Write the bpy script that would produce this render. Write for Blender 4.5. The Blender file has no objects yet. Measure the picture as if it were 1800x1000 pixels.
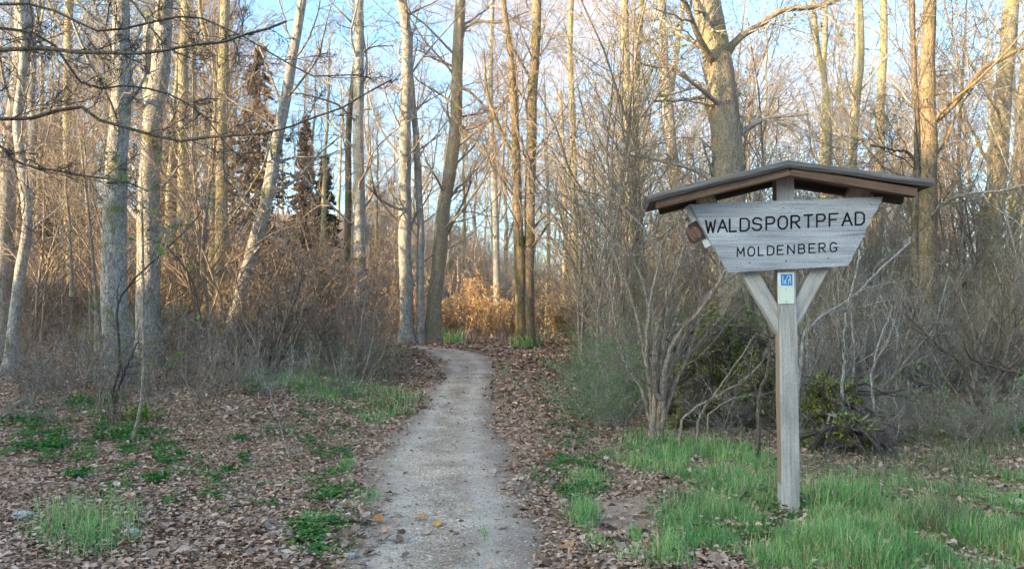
import bpy, bmesh, math
import numpy as np
from mathutils import Vector, Matrix
R = math.radians
S = bpy.context.scene
COL = S.collection

# ------------------------------------------------------------------ camera
F, PITCH, CAMH = 1300.0, R(2.64), 1.6
cam = bpy.data.cameras.new('camera'); cam.lens = 26.0; cam.sensor_width = 36.0
cam.clip_end = 1500; cam.clip_start = 0.05
camo = bpy.data.objects.new('camera', cam); COL.objects.link(camo)
camo.location = (0, 0, CAMH); camo.rotation_euler = (R(90) + PITCH, 0, 0)
S.camera = camo

# ------------------------------------------------------------------ light
SUN_EL, SUN_AZ = R(12.5), R(240)          # azimuth clockwise from +Y: sun low, left and behind the camera
sd = Vector((math.sin(SUN_AZ) * math.cos(SUN_EL), math.cos(SUN_AZ) * math.cos(SUN_EL), math.sin(SUN_EL)))
W = bpy.data.worlds.new('World'); S.world = W; W.use_nodes = True
nt = W.node_tree; N = nt.nodes; L = nt.links; N.clear()
sky = N.new('ShaderNodeTexSky'); sky.sky_type = 'NISHITA'; sky.sun_disc = False
sky.sun_elevation = SUN_EL; sky.sun_rotation = SUN_AZ; sky.ozone_density = 1.6; sky.dust_density = 3.6
tc = N.new('ShaderNodeTexCoord'); sep = N.new('ShaderNodeSeparateXYZ'); L.new(tc.outputs['Generated'], sep.inputs[0])
mx = N.new('ShaderNodeMath'); mx.operation = 'MAXIMUM'; mx.inputs[1].default_value = 0.0; L.new(sep.outputs[2], mx.inputs[0])
ad = N.new('ShaderNodeMath'); ad.operation = 'ADD'; ad.inputs[1].default_value = 0.22; L.new(mx.outputs[0], ad.inputs[0])
dv = N.new('ShaderNodeVectorMath'); dv.operation = 'DIVIDE'; L.new(tc.outputs['Generated'], dv.inputs[0])
cb = N.new('ShaderNodeCombineXYZ')
for i in range(3): L.new(ad.outputs[0], cb.inputs[i])
L.new(cb.outputs[0], dv.inputs[1])
no = N.new('ShaderNodeTexNoise'); no.inputs['Scale'].default_value = 2.1; no.inputs['Detail'].default_value = 8
no.inputs['Roughness'].default_value = 0.55; no.inputs['Distortion'].default_value = 0.5
L.new(dv.outputs[0], no.inputs['Vector'])
cr = N.new('ShaderNodeValToRGB'); cr.color_ramp.elements[0].position = 0.46; cr.color_ramp.elements[1].position = 0.68
L.new(no.outputs['Fac'], cr.inputs[0])
hz = N.new('ShaderNodeMapRange'); hz.inputs[1].default_value = 0.0; hz.inputs[2].default_value = 0.22
hz.inputs[3].default_value = 0.22; hz.inputs[4].default_value = 0.0; L.new(sep.outputs[2], hz.inputs[0])
mm = N.new('ShaderNodeMath'); mm.operation = 'MAXIMUM'; L.new(cr.outputs[0], mm.inputs[0]); L.new(hz.outputs[0], mm.inputs[1])
mf = N.new('ShaderNodeMath'); mf.operation = 'MULTIPLY'; mf.inputs[1].default_value = 0.85; L.new(mm.outputs[0], mf.inputs[0])
mixc = N.new('ShaderNodeMix'); mixc.data_type = 'RGBA'; L.new(mf.outputs[0], mixc.inputs[0])
tn = N.new('ShaderNodeMix'); tn.data_type = 'RGBA'; tn.blend_type = 'MULTIPLY'; tn.inputs[0].default_value = 1.0
L.new(sky.outputs[0], tn.inputs[6]); tn.inputs[7].default_value = (0.66, 0.85, 0.94, 1)
L.new(tn.outputs[2], mixc.inputs[6]); mixc.inputs[7].default_value = (1.12, 1.0, 0.98, 1)
bg = N.new('ShaderNodeBackground'); bg.inputs['Strength'].default_value = 0.13
L.new(mixc.outputs[2], bg.inputs['Color'])
wo = N.new('ShaderNodeOutputWorld'); L.new(bg.outputs[0], wo.inputs['Surface'])
sl = bpy.data.lights.new('sun', 'SUN'); sl.energy = 2.1; sl.angle = R(0.5); sl.color = (1.0, 0.74, 0.42)
so = bpy.data.objects.new('sun', sl); COL.objects.link(so)
so.rotation_euler = (-sd).to_track_quat('-Z', 'Y').to_euler(); so.location = (0, 0, 40)
S.view_settings.view_transform = 'Standard'; S.view_settings.look = 'None'
S.view_settings.gamma = 1; S.view_settings.exposure = 2.9; S.view_settings.use_curve_mapping = False
S.cycles.max_bounces = 6; S.cycles.diffuse_bounces = 4; S.cycles.glossy_bounces = 2
S.cycles.transmission_bounces = 2; S.cycles.use_denoising = True

# ------------------------------------------------------------------ helpers
rng = np.random.default_rng(7)

def smooth(a, b, x):
    t = np.clip((x - a) / (b - a), 0, 1); return t * t * (3 - 2 * t)

UX, UY = -math.sin(SUN_AZ), -math.cos(SUN_AZ)      # direction in which shadows run

def height(x, y):
    x = np.asarray(x, float); y = np.asarray(y, float)
    z = 0.62 * smooth(8, 29, y) - 0.5 * smooth(31, 60, y)
    z = z + 0.16 * smooth(-2.2, -4.5, x) * smooth(6, 12, y) * (1 - smooth(22, 30, y))
    z = z + 0.10 * smooth(3, 7, x) * smooth(8, 14, y) * (1 - smooth(22, 34, y))
    s = 0.8 * y - 0.6 * x
    z = z + 12.0 * smooth(30, 85, s) * smooth(0.10, -0.25, x / np.maximum(y, 5)) * smooth(5, 20, y)
    z = z + 4.0 * smooth(60, 120, y) * (1 - smooth(0.05, 0.3, x / np.maximum(y, 5)))
    u = x * UX + y * UY                             # unseen ridge added behind-left of camera, shaped to shade path and leave bend lit
    v = x * UY - y * UX
    z = z + (12.6 + 6.0 * smooth(-20, -11, v)) * np.exp(-((u + 45) / 12.0) ** 2) * (0.98 + 0.02 * np.sin(v * 0.4))
    z = z + 0.025 * np.sin(x * 1.7 + y * 0.6) * np.sin(y * 1.3 - x * 0.4) + 0.012 * np.sin(x * 4.1 + 1) * np.sin(y * 3.7)
    return z

def ray(px, py):
    px = np.asarray(px, float); py = np.asarray(py, float)
    x = (px - 900) / F; v = (500 - py) / F
    return np.stack([x, math.cos(PITCH) - v * math.sin(PITCH), math.sin(PITCH) + v * math.cos(PITCH) + 0 * x], -1)

def at(px, py, Y):
    d = ray(px, py); s = np.asarray(Y, float) / d[..., 1]
    p = d * s[..., None]; p[..., 2] += CAMH
    return p

def ground(px, py):
    d = ray(px, np.maximum(py, 585)); Y = np.full(d.shape[:-1], 12.0)
    for _ in range(60):
        s = (height(d[..., 0] / d[..., 1] * Y, Y) - CAMH) / d[..., 2]
        Y = Y * 0.6 + 0.4 * np.clip(s * d[..., 1], 2, 60)
    p = d * (Y / d[..., 1])[..., None]
    p[..., 2] = height(p[..., 0], p[..., 1])
    return p

def mesh_np(name, V, Fq, mat, smooth_=True):
    """V (n,3); Fq (m,k) faces of one size, or a list of such arrays"""
    Fs = Fq if isinstance(Fq, list) else [Fq]
    Fs = [np.asarray(f, dtype=np.int32) for f in Fs if len(f)]
    me = bpy.data.meshes.new(name)
    me.vertices.add(len(V)); me.vertices.foreach_set('co', np.asarray(V, np.float32).ravel())
    loops = np.concatenate([f.ravel() for f in Fs])
    sizes = np.concatenate([np.full(len(f), f.shape[1], np.int32) for f in Fs])
    me.loops.add(len(loops)); me.loops.foreach_set('vertex_index', loops)
    starts = np.concatenate([[0], np.cumsum(sizes)[:-1]]).astype(np.int32)
    me.polygons.add(len(sizes)); me.polygons.foreach_set('loop_start', starts)
    if smooth_: me.polygons.foreach_set('use_smooth', np.ones(len(sizes), bool))
    me.update(calc_edges=True); me.validate()
    me.materials.append(mat)
    return me

def link(name, me, parent=None, label=None, cat=None, group=None, kind=None, loc=None):
    o = bpy.data.objects.new(name, me); COL.objects.link(o)
    if parent is not None: o.parent = parent
    if loc is not None: o.location = loc
    if label: o['label'] = label
    if cat: o['category'] = cat
    if group: o['group'] = group
    if kind: o['kind'] = kind
    return o

def thing(name, label, cat, loc=(0, 0, 0), group=None, rz=0.0, sc=1.0):
    o = link(name, None, None, label, cat, group, None, loc)
    o.rotation_euler = (0, 0, rz); o.scale = (sc, sc, sc); o.empty_display_size = 0.2
    return o

def copy_thing(src, loc, rz, sc, label=None, group=None):
    c = src.copy(); COL.objects.link(c); c.location = loc; c.rotation_euler = (0, 0, rz); c.scale = sc if isinstance(sc, tuple) else (sc, sc, sc)
    if label: c['label'] = label
    if group: c['group'] = group
    for ch in src.children:
        d = ch.copy(); COL.objects.link(d); d.parent = c
    return c

def nrm(v): return v / np.maximum(np.linalg.norm(v, axis=-1, keepdims=True), 1e-9)

def tubes(P, Rr, k, mod=None):
    """P (M,N,3), Rr (M,N) -> verts, quads"""
    M, n, _ = P.shape
    T = nrm(np.gradient(P, axis=1))
    ref = np.where(np.abs(T[:, :1, 2:3]) > 0.8, np.array([[[1.0, 0.13, 0]]]), np.array([[[0, 0.1, 1.0]]]))
    A = nrm(np.cross(T, np.broadcast_to(ref, T.shape))); B = np.cross(T, A)
    th = np.arange(k) / k * 2 * np.pi
    rad = Rr[:, :, None] * np.ones(k) if mod is None else Rr[:, :, None] * mod
    V = P[:, :, None, :] + rad[..., None] * (np.cos(th)[:, None] * A[:, :, None, :] + np.sin(th)[:, None] * B[:, :, None, :])
    idx = np.arange(M * n * k).reshape(M, n, k)
    a = idx[:, :-1, :]; b = np.roll(a, -1, 2); c = idx[:, 1:, :]; d = np.roll(c, -1, 2)
    return V.reshape(-1, 3), np.stack([a, b, d, c], -1).reshape(-1, 4)

def tube_mesh(name, groups, mat):
    Vs, Fs, o = [], [], 0
    for g in groups:
        P, Rr, k = g[:3]
        if len(P) == 0: continue
        V, Q = tubes(P, Rr, k, g[3] if len(g) > 3 else None)
        Vs.append(V); Fs.append(Q + o); o += len(V)
    return mesh_np(name, np.concatenate(Vs), np.concatenate(Fs), mat)

def spline(pts, n):
    pts = np.asarray(pts, float); m = len(pts)
    if m == 2: pts = np.stack([pts[0], (pts[0] + pts[1]) / 2, pts[1]]); m = 3
    seg = np.linalg.norm(np.diff(pts, axis=0), axis=1); t = np.concatenate([[0], np.cumsum(seg)]); t /= t[-1]
    u = np.linspace(0, 1, n); out = np.zeros((n, pts.shape[1]))
    q = np.vstack([2 * pts[0] - pts[1], pts, 2 * pts[-1] - pts[-2]])
    for i, x in enumerate(u):
        j = min(np.searchsorted(t, x, side='right') - 1, m - 2); f = (x - t[j]) / (t[j + 1] - t[j])
        p0, p1, p2, p3 = q[j], q[j + 1], q[j + 2], q[j + 3]
        out[i] = 0.5 * (2 * p1 + (p2 - p0) * f + (2 * p0 - 5 * p1 + 4 * p2 - p3) * f * f + (3 * p1 - p0 - 3 * p2 + p3) * f ** 3)
    return out

def spawn(P, Rr, n, t0, t1, ang, Lf, rf, K, wob, up, rg, absL=None, rmin=0.002):
    M, Kp, _ = P.shape
    t = t0 + (t1 - t0) * (np.arange(n)[None] + rg.random((M, n))) / n
    x = t * (Kp - 1.001); i = x.astype(int); f = (x - i)[..., None]; mi = np.arange(M)[:, None]
    pos = P[mi, i] * (1 - f) + P[mi, i + 1] * f
    tan = nrm(P[mi, i + 1] - P[mi, i])
    r = Rr[mi, i] * (1 - f[..., 0]) + Rr[mi, i + 1] * f[..., 0]
    Lp = np.linalg.norm(np.diff(P, axis=1), axis=2).sum(1)[:, None]
    rd = rg.normal(size=(M, n, 3)); perp = nrm(rd - (rd * tan).sum(-1, keepdims=True) * tan)
    a = ang * rg.uniform(0.65, 1.3, (M, n, 1))
    d = nrm(np.cos(a) * tan + np.sin(a) * perp)
    Lc = (absL if absL is not None else Lp * Lf) * (1.15 - 0.6 * t) * rg.uniform(0.55, 1.35, (M, n))
    d = d.reshape(-1, 3); pos = pos.reshape(-1, 3); Lc = Lc.reshape(-1, 1)
    r = np.maximum(np.minimum(r.reshape(-1) * rf * rg.uniform(.75, 1.1, M * n), r.reshape(-1) * .85), rmin)
    out = np.zeros((M * n, K, 3)); out[:, 0] = pos
    for k in range(1, K):
        d = nrm(d + wob * rg.normal(size=d.shape) + np.array([0, 0, up]))
        out[:, k] = out[:, k - 1] + d * Lc / (K - 1)
    Ro = np.maximum(r[:, None] * np.linspace(1, 0.35, K)[None], rmin * 0.7)
    return out, Ro

def leaves(pos, size, rg, flat=0.0, fold=0.25, aspect=0.55, nor=None):
    """little folded leaves of two quads each at pos (n,3)"""
    n = len(pos)
    base = np.array([[0, -.5, 0], [-.5 * aspect, -.12, 1], [-.42 * aspect, .22, 1], [0, .5, .3], [.42 * aspect, .22, 1], [.5 * aspect, -.12, 1]])
    B = np.broadcast_to(base, (n, 6, 3)).copy()
    B[..., 2] *= fold * rg.uniform(-1, 1.4, (n, 1))
    B[..., :2] *= rg.uniform(.75, 1.2, (n, 6, 1))
    B *= (size * rg.lognormal(-.08, .32, (n, 1, 1)))
    up = rg.normal(size=(n, 3)) * (1 - flat); up[:, 2] += flat * 1.6 + 1e-3; up = nrm(up)
    rd = rg.normal(size=(n, 3)); A = nrm(rd - (rd * up).sum(-1, keepdims=True) * up); C = np.cross(up, A)
    V = pos[:, None] + B[..., :1] * A[:, None] + B[..., 1:2] * C[:, None] + B[..., 2:] * up[:, None]
    i = (np.arange(n) * 6)[:, None]
    Fq = np.concatenate([i + np.array([[0, 3, 2, 1]]), i + np.array([[0, 5, 4, 3]])])
    return V.reshape(-1, 3), Fq

def on_tubes(P, n, rg, t0=0.2):
    M, K, _ = P.shape
    m = rg.integers(0, M, n); t = rg.uniform(t0, 1, n) * (K - 1.001); i = t.astype(int); f = (t - i)[:, None]
    return P[m, i] * (1 - f) + P[m, i + 1] * f

# ------------------------------------------------------------------ materials
def new_mat(name):
    m = bpy.data.materials.new(name); m.use_nodes = True
    n = m.node_tree; b = n.nodes['Principled BSDF']; b.inputs['Roughness'].default_value = 0.85
    b.inputs['Specular IOR Level'].default_value = 0.25
    return m, n.nodes, n.links, b

def ramp(N, stops):
    r = N.new('ShaderNodeValToRGB'); e = r.color_ramp.elements
    while len(e) < len(stops): e.new(0.5)
    for q, (p, c) in zip(e, stops): q.position = p; q.color = (*c, 1)
    return r

def noise(N, L, vec, scale, detail=5, rough=0.6, dist=0.0):
    t = N.new('ShaderNodeTexNoise'); t.inputs['Scale'].default_value = scale; t.inputs['Detail'].default_value = detail
    t.inputs['Roughness'].default_value = rough; t.inputs['Distortion'].default_value = dist
    if vec is not None: L.new(vec, t.inputs['Vector'])
    return t

def mapped(N, L, src, scale):
    m = N.new('ShaderNodeMapping'); m.inputs['Scale'].default_value = scale; L.new(src, m.inputs['Vector']); return m.outputs[0]

def mixrgb(N, L, fac, a, b, blend='MIX'):
    m = N.new('ShaderNodeMix'); m.data_type = 'RGBA'; m.blend_type = blend
    for s, v in ((0, fac), (6, a), (7, b)):
        if isinstance(v, (int, float)): m.inputs[s].default_value = v
        elif isinstance(v, tuple): m.inputs[s].default_value = (*v, 1)
        else: L.new(v, m.inputs[s])
    return m.outputs[2]

def bump(N, L, b, h, strength, dist):
    u = N.new('ShaderNodeBump'); u.inputs['Strength'].default_value = strength; u.inputs['Distance'].default_value = dist
    L.new(h, u.inputs['Height']); L.new(u.outputs[0], b.inputs['Normal'])

def bark(name, dark, light, moss=0.0, mosscol=(.10, .12, .03), patch=None):
    m, N, L, b = new_mat(name)
    g = N.new('ShaderNodeNewGeometry'); p = mapped(N, L, g.outputs['Position'], (10, 10, 3.2))
    n1 = noise(N, L, p, 2.2, 8, 0.7, 0.4); c = ramp(N, [(0.33, dark), (0.62, light)]); L.new(n1.outputs[0], c.inputs[0])
    out = c.outputs[0]
    n2 = noise(N, L, g.outputs['Position'], 1.3, 4, 0.6)
    if patch:
        r = ramp(N, [(0.5, (0, 0, 0)), (0.62, (1, 1, 1))]); n4 = noise(N, L, g.outputs['Position'], 4.5, 5, .7); L.new(n4.outputs[0], r.inputs[0])
        out = mixrgb(N, L, r.outputs[0], out, patch)
    if moss:
        r = ramp(N, [(0.62 - 0.3 * moss, (0, 0, 0)), (0.75 - 0.2 * moss, (1, 1, 1))]); L.new(n2.outputs[0], r.inputs[0])
        out = mixrgb(N, L, r.outputs[0], out, mosscol)
    L.new(out, b.inputs['Base Color'])
    v = N.new('ShaderNodeTexVoronoi'); v.feature = 'DISTANCE_TO_EDGE'; v.inputs['Scale'].default_value = 4.0; L.new(p, v.inputs['Vector'])
    vr = ramp(N, [(0.0, (.28, .26, .24)), (.16, (1, 1, 1))]); L.new(v.outputs[0], vr.inputs[0]); out = mixrgb(N, L, .75, out, vr.outputs[0], 'MULTIPLY'); L.new(out, b.inputs['Base Color'])
    mul = N.new('ShaderNodeMath'); mul.operation = 'ADD'; L.new(n1.outputs[0], mul.inputs[0]); L.new(v.outputs[0], mul.inputs[1])
    bump(N, L, b, mul.outputs[0], 0.9, 0.03)
    return m

M_grey = bark('grey_bark', (.12, .105, .09), (.56, .51, .45), 0.25, (.16, .17, .06))
M_pale = bark('pale_bark', (.20, .175, .15), (.66, .61, .54), 0.15, patch=(.30, .29, .27))
M_brown = bark('brown_bark', (.12, .085, .055), (.42, .31, .20), 0.45, (.17, .15, .04))
M_yellow = bark('sunlit_lichen_bark', (.18, .15, .10), (.52, .44, .30), 0.55, (.40, .34, .14))  # lichen tone also carries the warm yellow of low sunlight in its colour
M_dark = bark('dark_bark', (.07, .052, .04), (.26, .20, .15), 0.3, (.09, .10, .03))
M_tanbark = bark('tan_bark', (.20, .15, .105), (.50, .41, .30), 0.3, (.30, .28, .10))
M_twig = bark('twig_bark', (.21, .16, .12), (.52, .41, .32))
M_twigg = bark('grey_twig_bark', (.22, .195, .165), (.56, .51, .45))
M_dtwig = bark('dark_twig_bark', (.05, .042, .038), (.15, .125, .105))

def island_mat(name, stops, rough=0.8, transl=0.0, spec=0.25):
    m, N, L, b = new_mat(name); g = N.new('ShaderNodeNewGeometry'); r = ramp(N, stops); r.color_ramp.interpolation = 'LINEAR'
    L.new(g.outputs['Random Per Island'], r.inputs[0])
    n = noise(N, L, g.outputs['Position'], 60, 3); out = mixrgb(N, L, n.outputs[0], r.outputs[0], (.02, .015, .01), 'MIX')
    mx = N.new('ShaderNodeMath'); mx.operation = 'MULTIPLY'; mx.inputs[1].default_value = 0.35; L.new(n.outputs[0], mx.inputs[0])
    out = mixrgb(N, L, mx.outputs[0], r.outputs[0], (.03, .022, .015))
    L.new(out, b.inputs['Base Color']); b.inputs['Roughness'].default_value = rough; b.inputs['Specular IOR Level'].default_value = spec
    if transl:
        t = N.new('ShaderNodeBsdfTranslucent'); L.new(out, t.inputs['Color']); ms = N.new('ShaderNodeMixShader'); ms.inputs[0].default_value = transl
        L.new(b.outputs[0], ms.inputs[1]); L.new(t.outputs[0], ms.inputs[2]); L.new(ms.outputs[0], N['Material Output'].inputs['Surface'])
    return m

def patchy(m, other, scale=1.6, lo=.45, hi=.62):
    N = m.node_tree.nodes; L = m.node_tree.links; b = N['Principled BSDF']; src = b.inputs['Base Color'].links[0].from_socket
    g = N.new('ShaderNodeNewGeometry'); n = noise(N, L, g.outputs['Position'], scale, 4, .6); r = ramp(N, [(lo, (0, 0, 0)), (hi, (1, 1, 1))]); L.new(n.outputs[0], r.inputs[0])
    o = mixrgb(N, L, r.outputs[0], src, other, 'MULTIPLY')
    for l in list(src.links): 
        t = l.to_socket
        if t.node.type in ('BSDF_PRINCIPLED', 'BSDF_TRANSLUCENT'): L.remove(l); L.new(o, t)
M_litter = island_mat('dead_leaf_litter', [(0, (.13, .075, .05)), (.25, (.43, .265, .175)), (.7, (.62, .41, .285)), (.93, (.74, .55, .42)), (1, (.50, .24, .12))])
patchy(M_litter, (.80, .74, .70), .8)
M_orange = island_mat('withered_beech_leaf', [(0, (.46, .24, .10)), (.5, (.76, .50, .24)), (1, (.86, .68, .42))], transl=.3)
M_brownleaf = island_mat('brown_hanging_leaf', [(0, (.14, .09, .06)), (.6, (.29, .20, .14)), (1, (.42, .31, .22))], transl=.2)
M_grass = island_mat('grass_blade', [(0, (.08, .26, .08)), (.45, (.17, .44, .12)), (.80, (.34, .58, .17)), (.88, (.50, .48, .24)), (1, (.66, .58, .38))], transl=.25)
patchy(M_grass, (1.7, 1.25, 1.4), 1.1)
M_drygrass = island_mat('dull_grass_blade', [(0, (.06, .11, .04)), (.35, (.15, .20, .07)), (.6, (.32, .30, .15)), (1, (.50, .43, .30))], transl=.2)
M_weed = island_mat('green_weed_leaf', [(0, (.03, .13, .03)), (.6, (.07, .24, .05)), (1, (.22, .36, .06))], transl=.3)
M_spring = island_mat('young_spring_leaf', [(0, (.10, .20, .03)), (.6, (.22, .36, .06)), (1, (.40, .50, .10))], transl=.4)
M_bluegreen = island_mat('privet_leaf', [(0, (.12, .24, .06)), (.6, (.24, .40, .11)), (1, (.44, .54, .20))], transl=.25)
M_moss = island_mat('moss_sprig', [(0, (.10, .15, .02)), (.5, (.28, .34, .05)), (1, (.50, .50, .12))], transl=.15)
M_needle = island_mat('conifer_needle', [(0, (.03, .05, .02)), (.6, (.07, .09, .035)), (1, (.15, .12, .05))])
M_pebble = island_mat('path_pebble', [(0, (.14, .13, .12)), (.5, (.36, .34, .31)), (.9, (.55, .53, .50)), (1, (.80, .79, .76))])

# ground
m, N_, L_, b = new_mat('leafy_forest_soil'); M_floor = m
g = N_.new('ShaderNodeNewGeometry'); P_ = g.outputs['Position']
v = N_.new('ShaderNodeTexVoronoi'); v.inputs['Scale'].default_value = 17; v.inputs['Randomness'].default_value = 1; L_.new(P_, v.inputs['Vector'])
sp = N_.new('ShaderNodeSeparateColor'); L_.new(v.outputs['Color'], sp.inputs[0])
c = ramp(N_, [(0, (.14, .085, .058)), (.4, (.33, .205, .14)), (.8, (.52, .35, .25)), (1, (.63, .46, .36))]); L_.new(sp.outputs[0], c.inputs[0])
n1 = noise(N_, L_, P_, 0.55, 6, .65); r = ramp(N_, [(.45, (0, 0, 0)), (.66, (1, 1, 1))]); L_.new(n1.outputs[0], r.inputs[0])
mul = N_.new('ShaderNodeMath'); mul.operation = 'MULTIPLY'; mul.inputs[1].default_value = 0.45; L_.new(r.outputs[0], mul.inputs[0])
o1 = mixrgb(N_, L_, mul.outputs[0], c.outputs[0], (.12, .12, .06))
n2 = noise(N_, L_, P_, 7, 6, .7); r2 = ramp(N_, [(.3, (.55, .5, .47)), (.7, (1.15, 1.1, 1.05))]); L_.new(n2.outputs[0], r2.inputs[0])
o2 = mixrgb(N_, L_, 1.0, o1, r2.outputs[0], 'MULTIPLY'); L_.new(o2, b.inputs['Base Color'])
bump(N_, L_, b, n2.outputs[0], 0.8, 0.04)

m, N_, L_, b = new_mat('grey_path_gravel'); M_path = m
at_ = N_.new('ShaderNodeAttribute'); at_.attribute_name = 'across'
g = N_.new('ShaderNodeNewGeometry'); P_ = g.outputs['Position']
v = N_.new('ShaderNodeTexVoronoi'); v.inputs['Scale'].default_value = 90; L_.new(P_, v.inputs['Vector'])
sp = N_.new('ShaderNodeSeparateColor'); L_.new(v.outputs['Color'], sp.inputs[0])
c = ramp(N_, [(0, (.20, .15, .115)), (.45, (.42, .32, .24)), (.85, (.54, .425, .325)), (1, (.85, .78, .69))]); L_.new(sp.outputs[0], c.inputs[0])
n1 = noise(N_, L_, P_, 1.6, 7, .7); r = ramp(N_, [(.34, (.55, .49, .43)), (.62, (1.12, 1.08, 1.02))]); L_.new(n1.outputs[0], r.inputs[0])
o1 = mixrgb(N_, L_, 1.0, c.outputs[0], r.outputs[0], 'MULTIPLY')
n5 = noise(N_, L_, P_, 2.2, 6, .65); am = N_.new('ShaderNodeMath'); am.operation = 'ADD'; L_.new(at_.outputs['Fac'], am.inputs[0]); L_.new(n5.outputs[0], am.inputs[1])
ar = ramp(N_, [(.38, (0, 0, 0)), (.85, (.9, .9, .9))]); sub = N_.new('ShaderNodeMath'); sub.operation = 'SUBTRACT'; sub.inputs[1].default_value = .25; L_.new(am.outputs[0], sub.inputs[0]); L_.new(sub.outputs[0], ar.inputs[0])
n6 = noise(N_, L_, P_, 30, 5, .7); er = ramp(N_, [(.3, (.15, .10, .07)), (.7, (.38, .28, .21))]); L_.new(n6.outputs[0], er.inputs[0])
ta = N_.new('ShaderNodeAttribute'); ta.attribute_name = 'track'; n7 = noise(N_, L_, P_, 1.1, 4, .6); tm = N_.new('ShaderNodeMath'); tm.operation = 'MULTIPLY'; L_.new(ta.outputs['Fac'], tm.inputs[0]); L_.new(n7.outputs[0], tm.inputs[1])
o1 = mixrgb(N_, L_, tm.outputs[0], o1, (.55, .45, .36))
o1 = mixrgb(N_, L_, ar.outputs[0], o1, er.outputs[0]); L_.new(o1, b.inputs['Base Color'])
n2 = noise(N_, L_, P_, 40, 5, .7); bump(N_, L_, b, n2.outputs[0], 0.9, 0.012)

def soil(name, a, c2):
    m, N_, L_, b = new_mat(name); g = N_.new('ShaderNodeNewGeometry')
    n = noise(N_, L_, g.outputs['Position'], 14, 8, .75); c = ramp(N_, [(.3, a), (.7, c2)]); L_.new(n.outputs[0], c.inputs[0])
    L_.new(c.outputs[0], b.inputs['Base Color']); bump(N_, L_, b, n.outputs[0], 1, .05); return m
M_root = soil('rotten_root_wood', (.02, .016, .012), (.22, .17, .12))
M_stone = soil('pale_limestone', (.36, .36, .36), (.62, .61, .59))
M_soil = soil('bare_sandy_soil', (.34, .22, .145), (.60, .43, .31))

def wood(name, dark, light, tint=None, scale=1.0, rough=.75):
    m, N, L, b = new_mat(name); t = N.new('ShaderNodeTexCoord')
    p = mapped(N, L, t.outputs['Object'], (1.1 * scale, 26 * scale, 26 * scale))
    n1 = noise(N, L, p, 1.6, 8, .65, .6); c = ramp(N, [(.30, dark), (.5, tuple((a + b2) / 2 for a, b2 in zip(dark, light))), (.72, light)]); L.new(n1.outputs[0], c.inputs[0])
    n2 = noise(N, L, mapped(N, L, t.outputs['Object'], (1.5, 5, 5)), 1.5, 5, .6); r = ramp(N, [(.3, (.72, .72, .74)), (.7, (1.12, 1.1, 1.08))]); L.new(n2.outputs[0], r.inputs[0])
    o = mixrgb(N, L, 1.0, c.outputs[0], r.outputs[0], 'MULTIPLY')
    n3 = noise(N, L, mapped(N, L, t.outputs['Object'], (1.2, 60, 60)), 1.2, 3, .5); cr = ramp(N, [(.28, (.45, .43, .42)), (.36, (1, 1, 1))]); L.new(n3.outputs[0], cr.inputs[0])
    o = mixrgb(N, L, 0.8, o, cr.outputs[0], 'MULTIPLY')
    ng = noise(N, L, t.outputs['Object'], 130, 5, .75); rg_ = ramp(N, [(.36, (.62, .61, .60)), (.58, (1.08, 1.07, 1.06))]); L.new(ng.outputs[0], rg_.inputs[0]); o = mixrgb(N, L, .8, o, rg_.outputs[0], 'MULTIPLY')
    if tint:
        n4 = noise(N, L, t.outputs['Object'], 5, 4, .6); r4 = ramp(N, [(.5, (0, 0, 0)), (.7, (1, 1, 1))]); L.new(n4.outputs[0], r4.inputs[0])
        o = mixrgb(N, L, r4.outputs[0], o, tint)
    L.new(o, b.inputs['Base Color']); b.inputs['Roughness'].default_value = rough
    a = N.new('ShaderNodeMath'); a.operation = 'ADD'; L.new(n1.outputs[0], a.inputs[0]); L.new(cr.outputs[0], a.inputs[1])
    bump(N, L, b, a.outputs[0], .5, .004)
    return m
M_board = wood('silver_weathered_board', (.27, .28, .30), (.56, .575, .60))
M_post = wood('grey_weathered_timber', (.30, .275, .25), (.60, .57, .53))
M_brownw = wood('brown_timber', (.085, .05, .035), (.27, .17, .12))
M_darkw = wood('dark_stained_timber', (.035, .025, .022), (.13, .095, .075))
M_roofw = wood('sooty_roof_timber', (.035, .03, .028), (.26, .235, .22))
M_fresh = wood('pale_sawn_timber', (.40, .30, .21), (.66, .56, .45))
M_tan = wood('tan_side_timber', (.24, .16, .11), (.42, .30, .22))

def flat(name, col, rough=.5):
    m, N, L, b = new_mat(name); t = N.new('ShaderNodeTexCoord'); n = noise(N, L, t.outputs['Object'], 25, 5, .7)
    r = ramp(N, [(.3, tuple(x * .8 for x in col)), (.65, col)]); L.new(n.outputs[0], r.inputs[0]); L.new(r.outputs[0], b.inputs['Base Color'])
    b.inputs['Roughness'].default_value = rough; return m
M_ink = flat('blackened_groove', (.022, .018, .016), .9)
M_cream = flat('cream_enamel', (.72, .76, .62), .4)
M_white = flat('white_enamel', (.78, .80, .80), .4)
M_blue = flat('blue_enamel', (.02, .22, .50), .4)
M_steel = flat('dull_screw_steel', (.25, .23, .21), .4)

# ------------------------------------------------------------------ the setting
def warp(n, lim, a, c0=0.0):
    s = np.linspace(-1, 1, n); return c0 + lim * np.sinh(a * s) / math.sinh(a)
gx = warp(251, 260, 6.3); gy = warp(251, 260, 6.3, 6.0)
X, Y = np.meshgrid(gx, gy); Z = height(X, Y)
V = np.stack([X, Y, Z], -1).reshape(-1, 3); I = np.arange(len(V)).reshape(X.shape)
Q = np.stack([I[:-1, :-1], I[:-1, 1:], I[1:, 1:], I[1:, :-1]], -1).reshape(-1, 4)
floor = link('forest_floor', mesh_np('forest_floor', V, Q, M_floor), kind='structure', label='brown leaf covered forest floor rising to a wooded bank')

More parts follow.
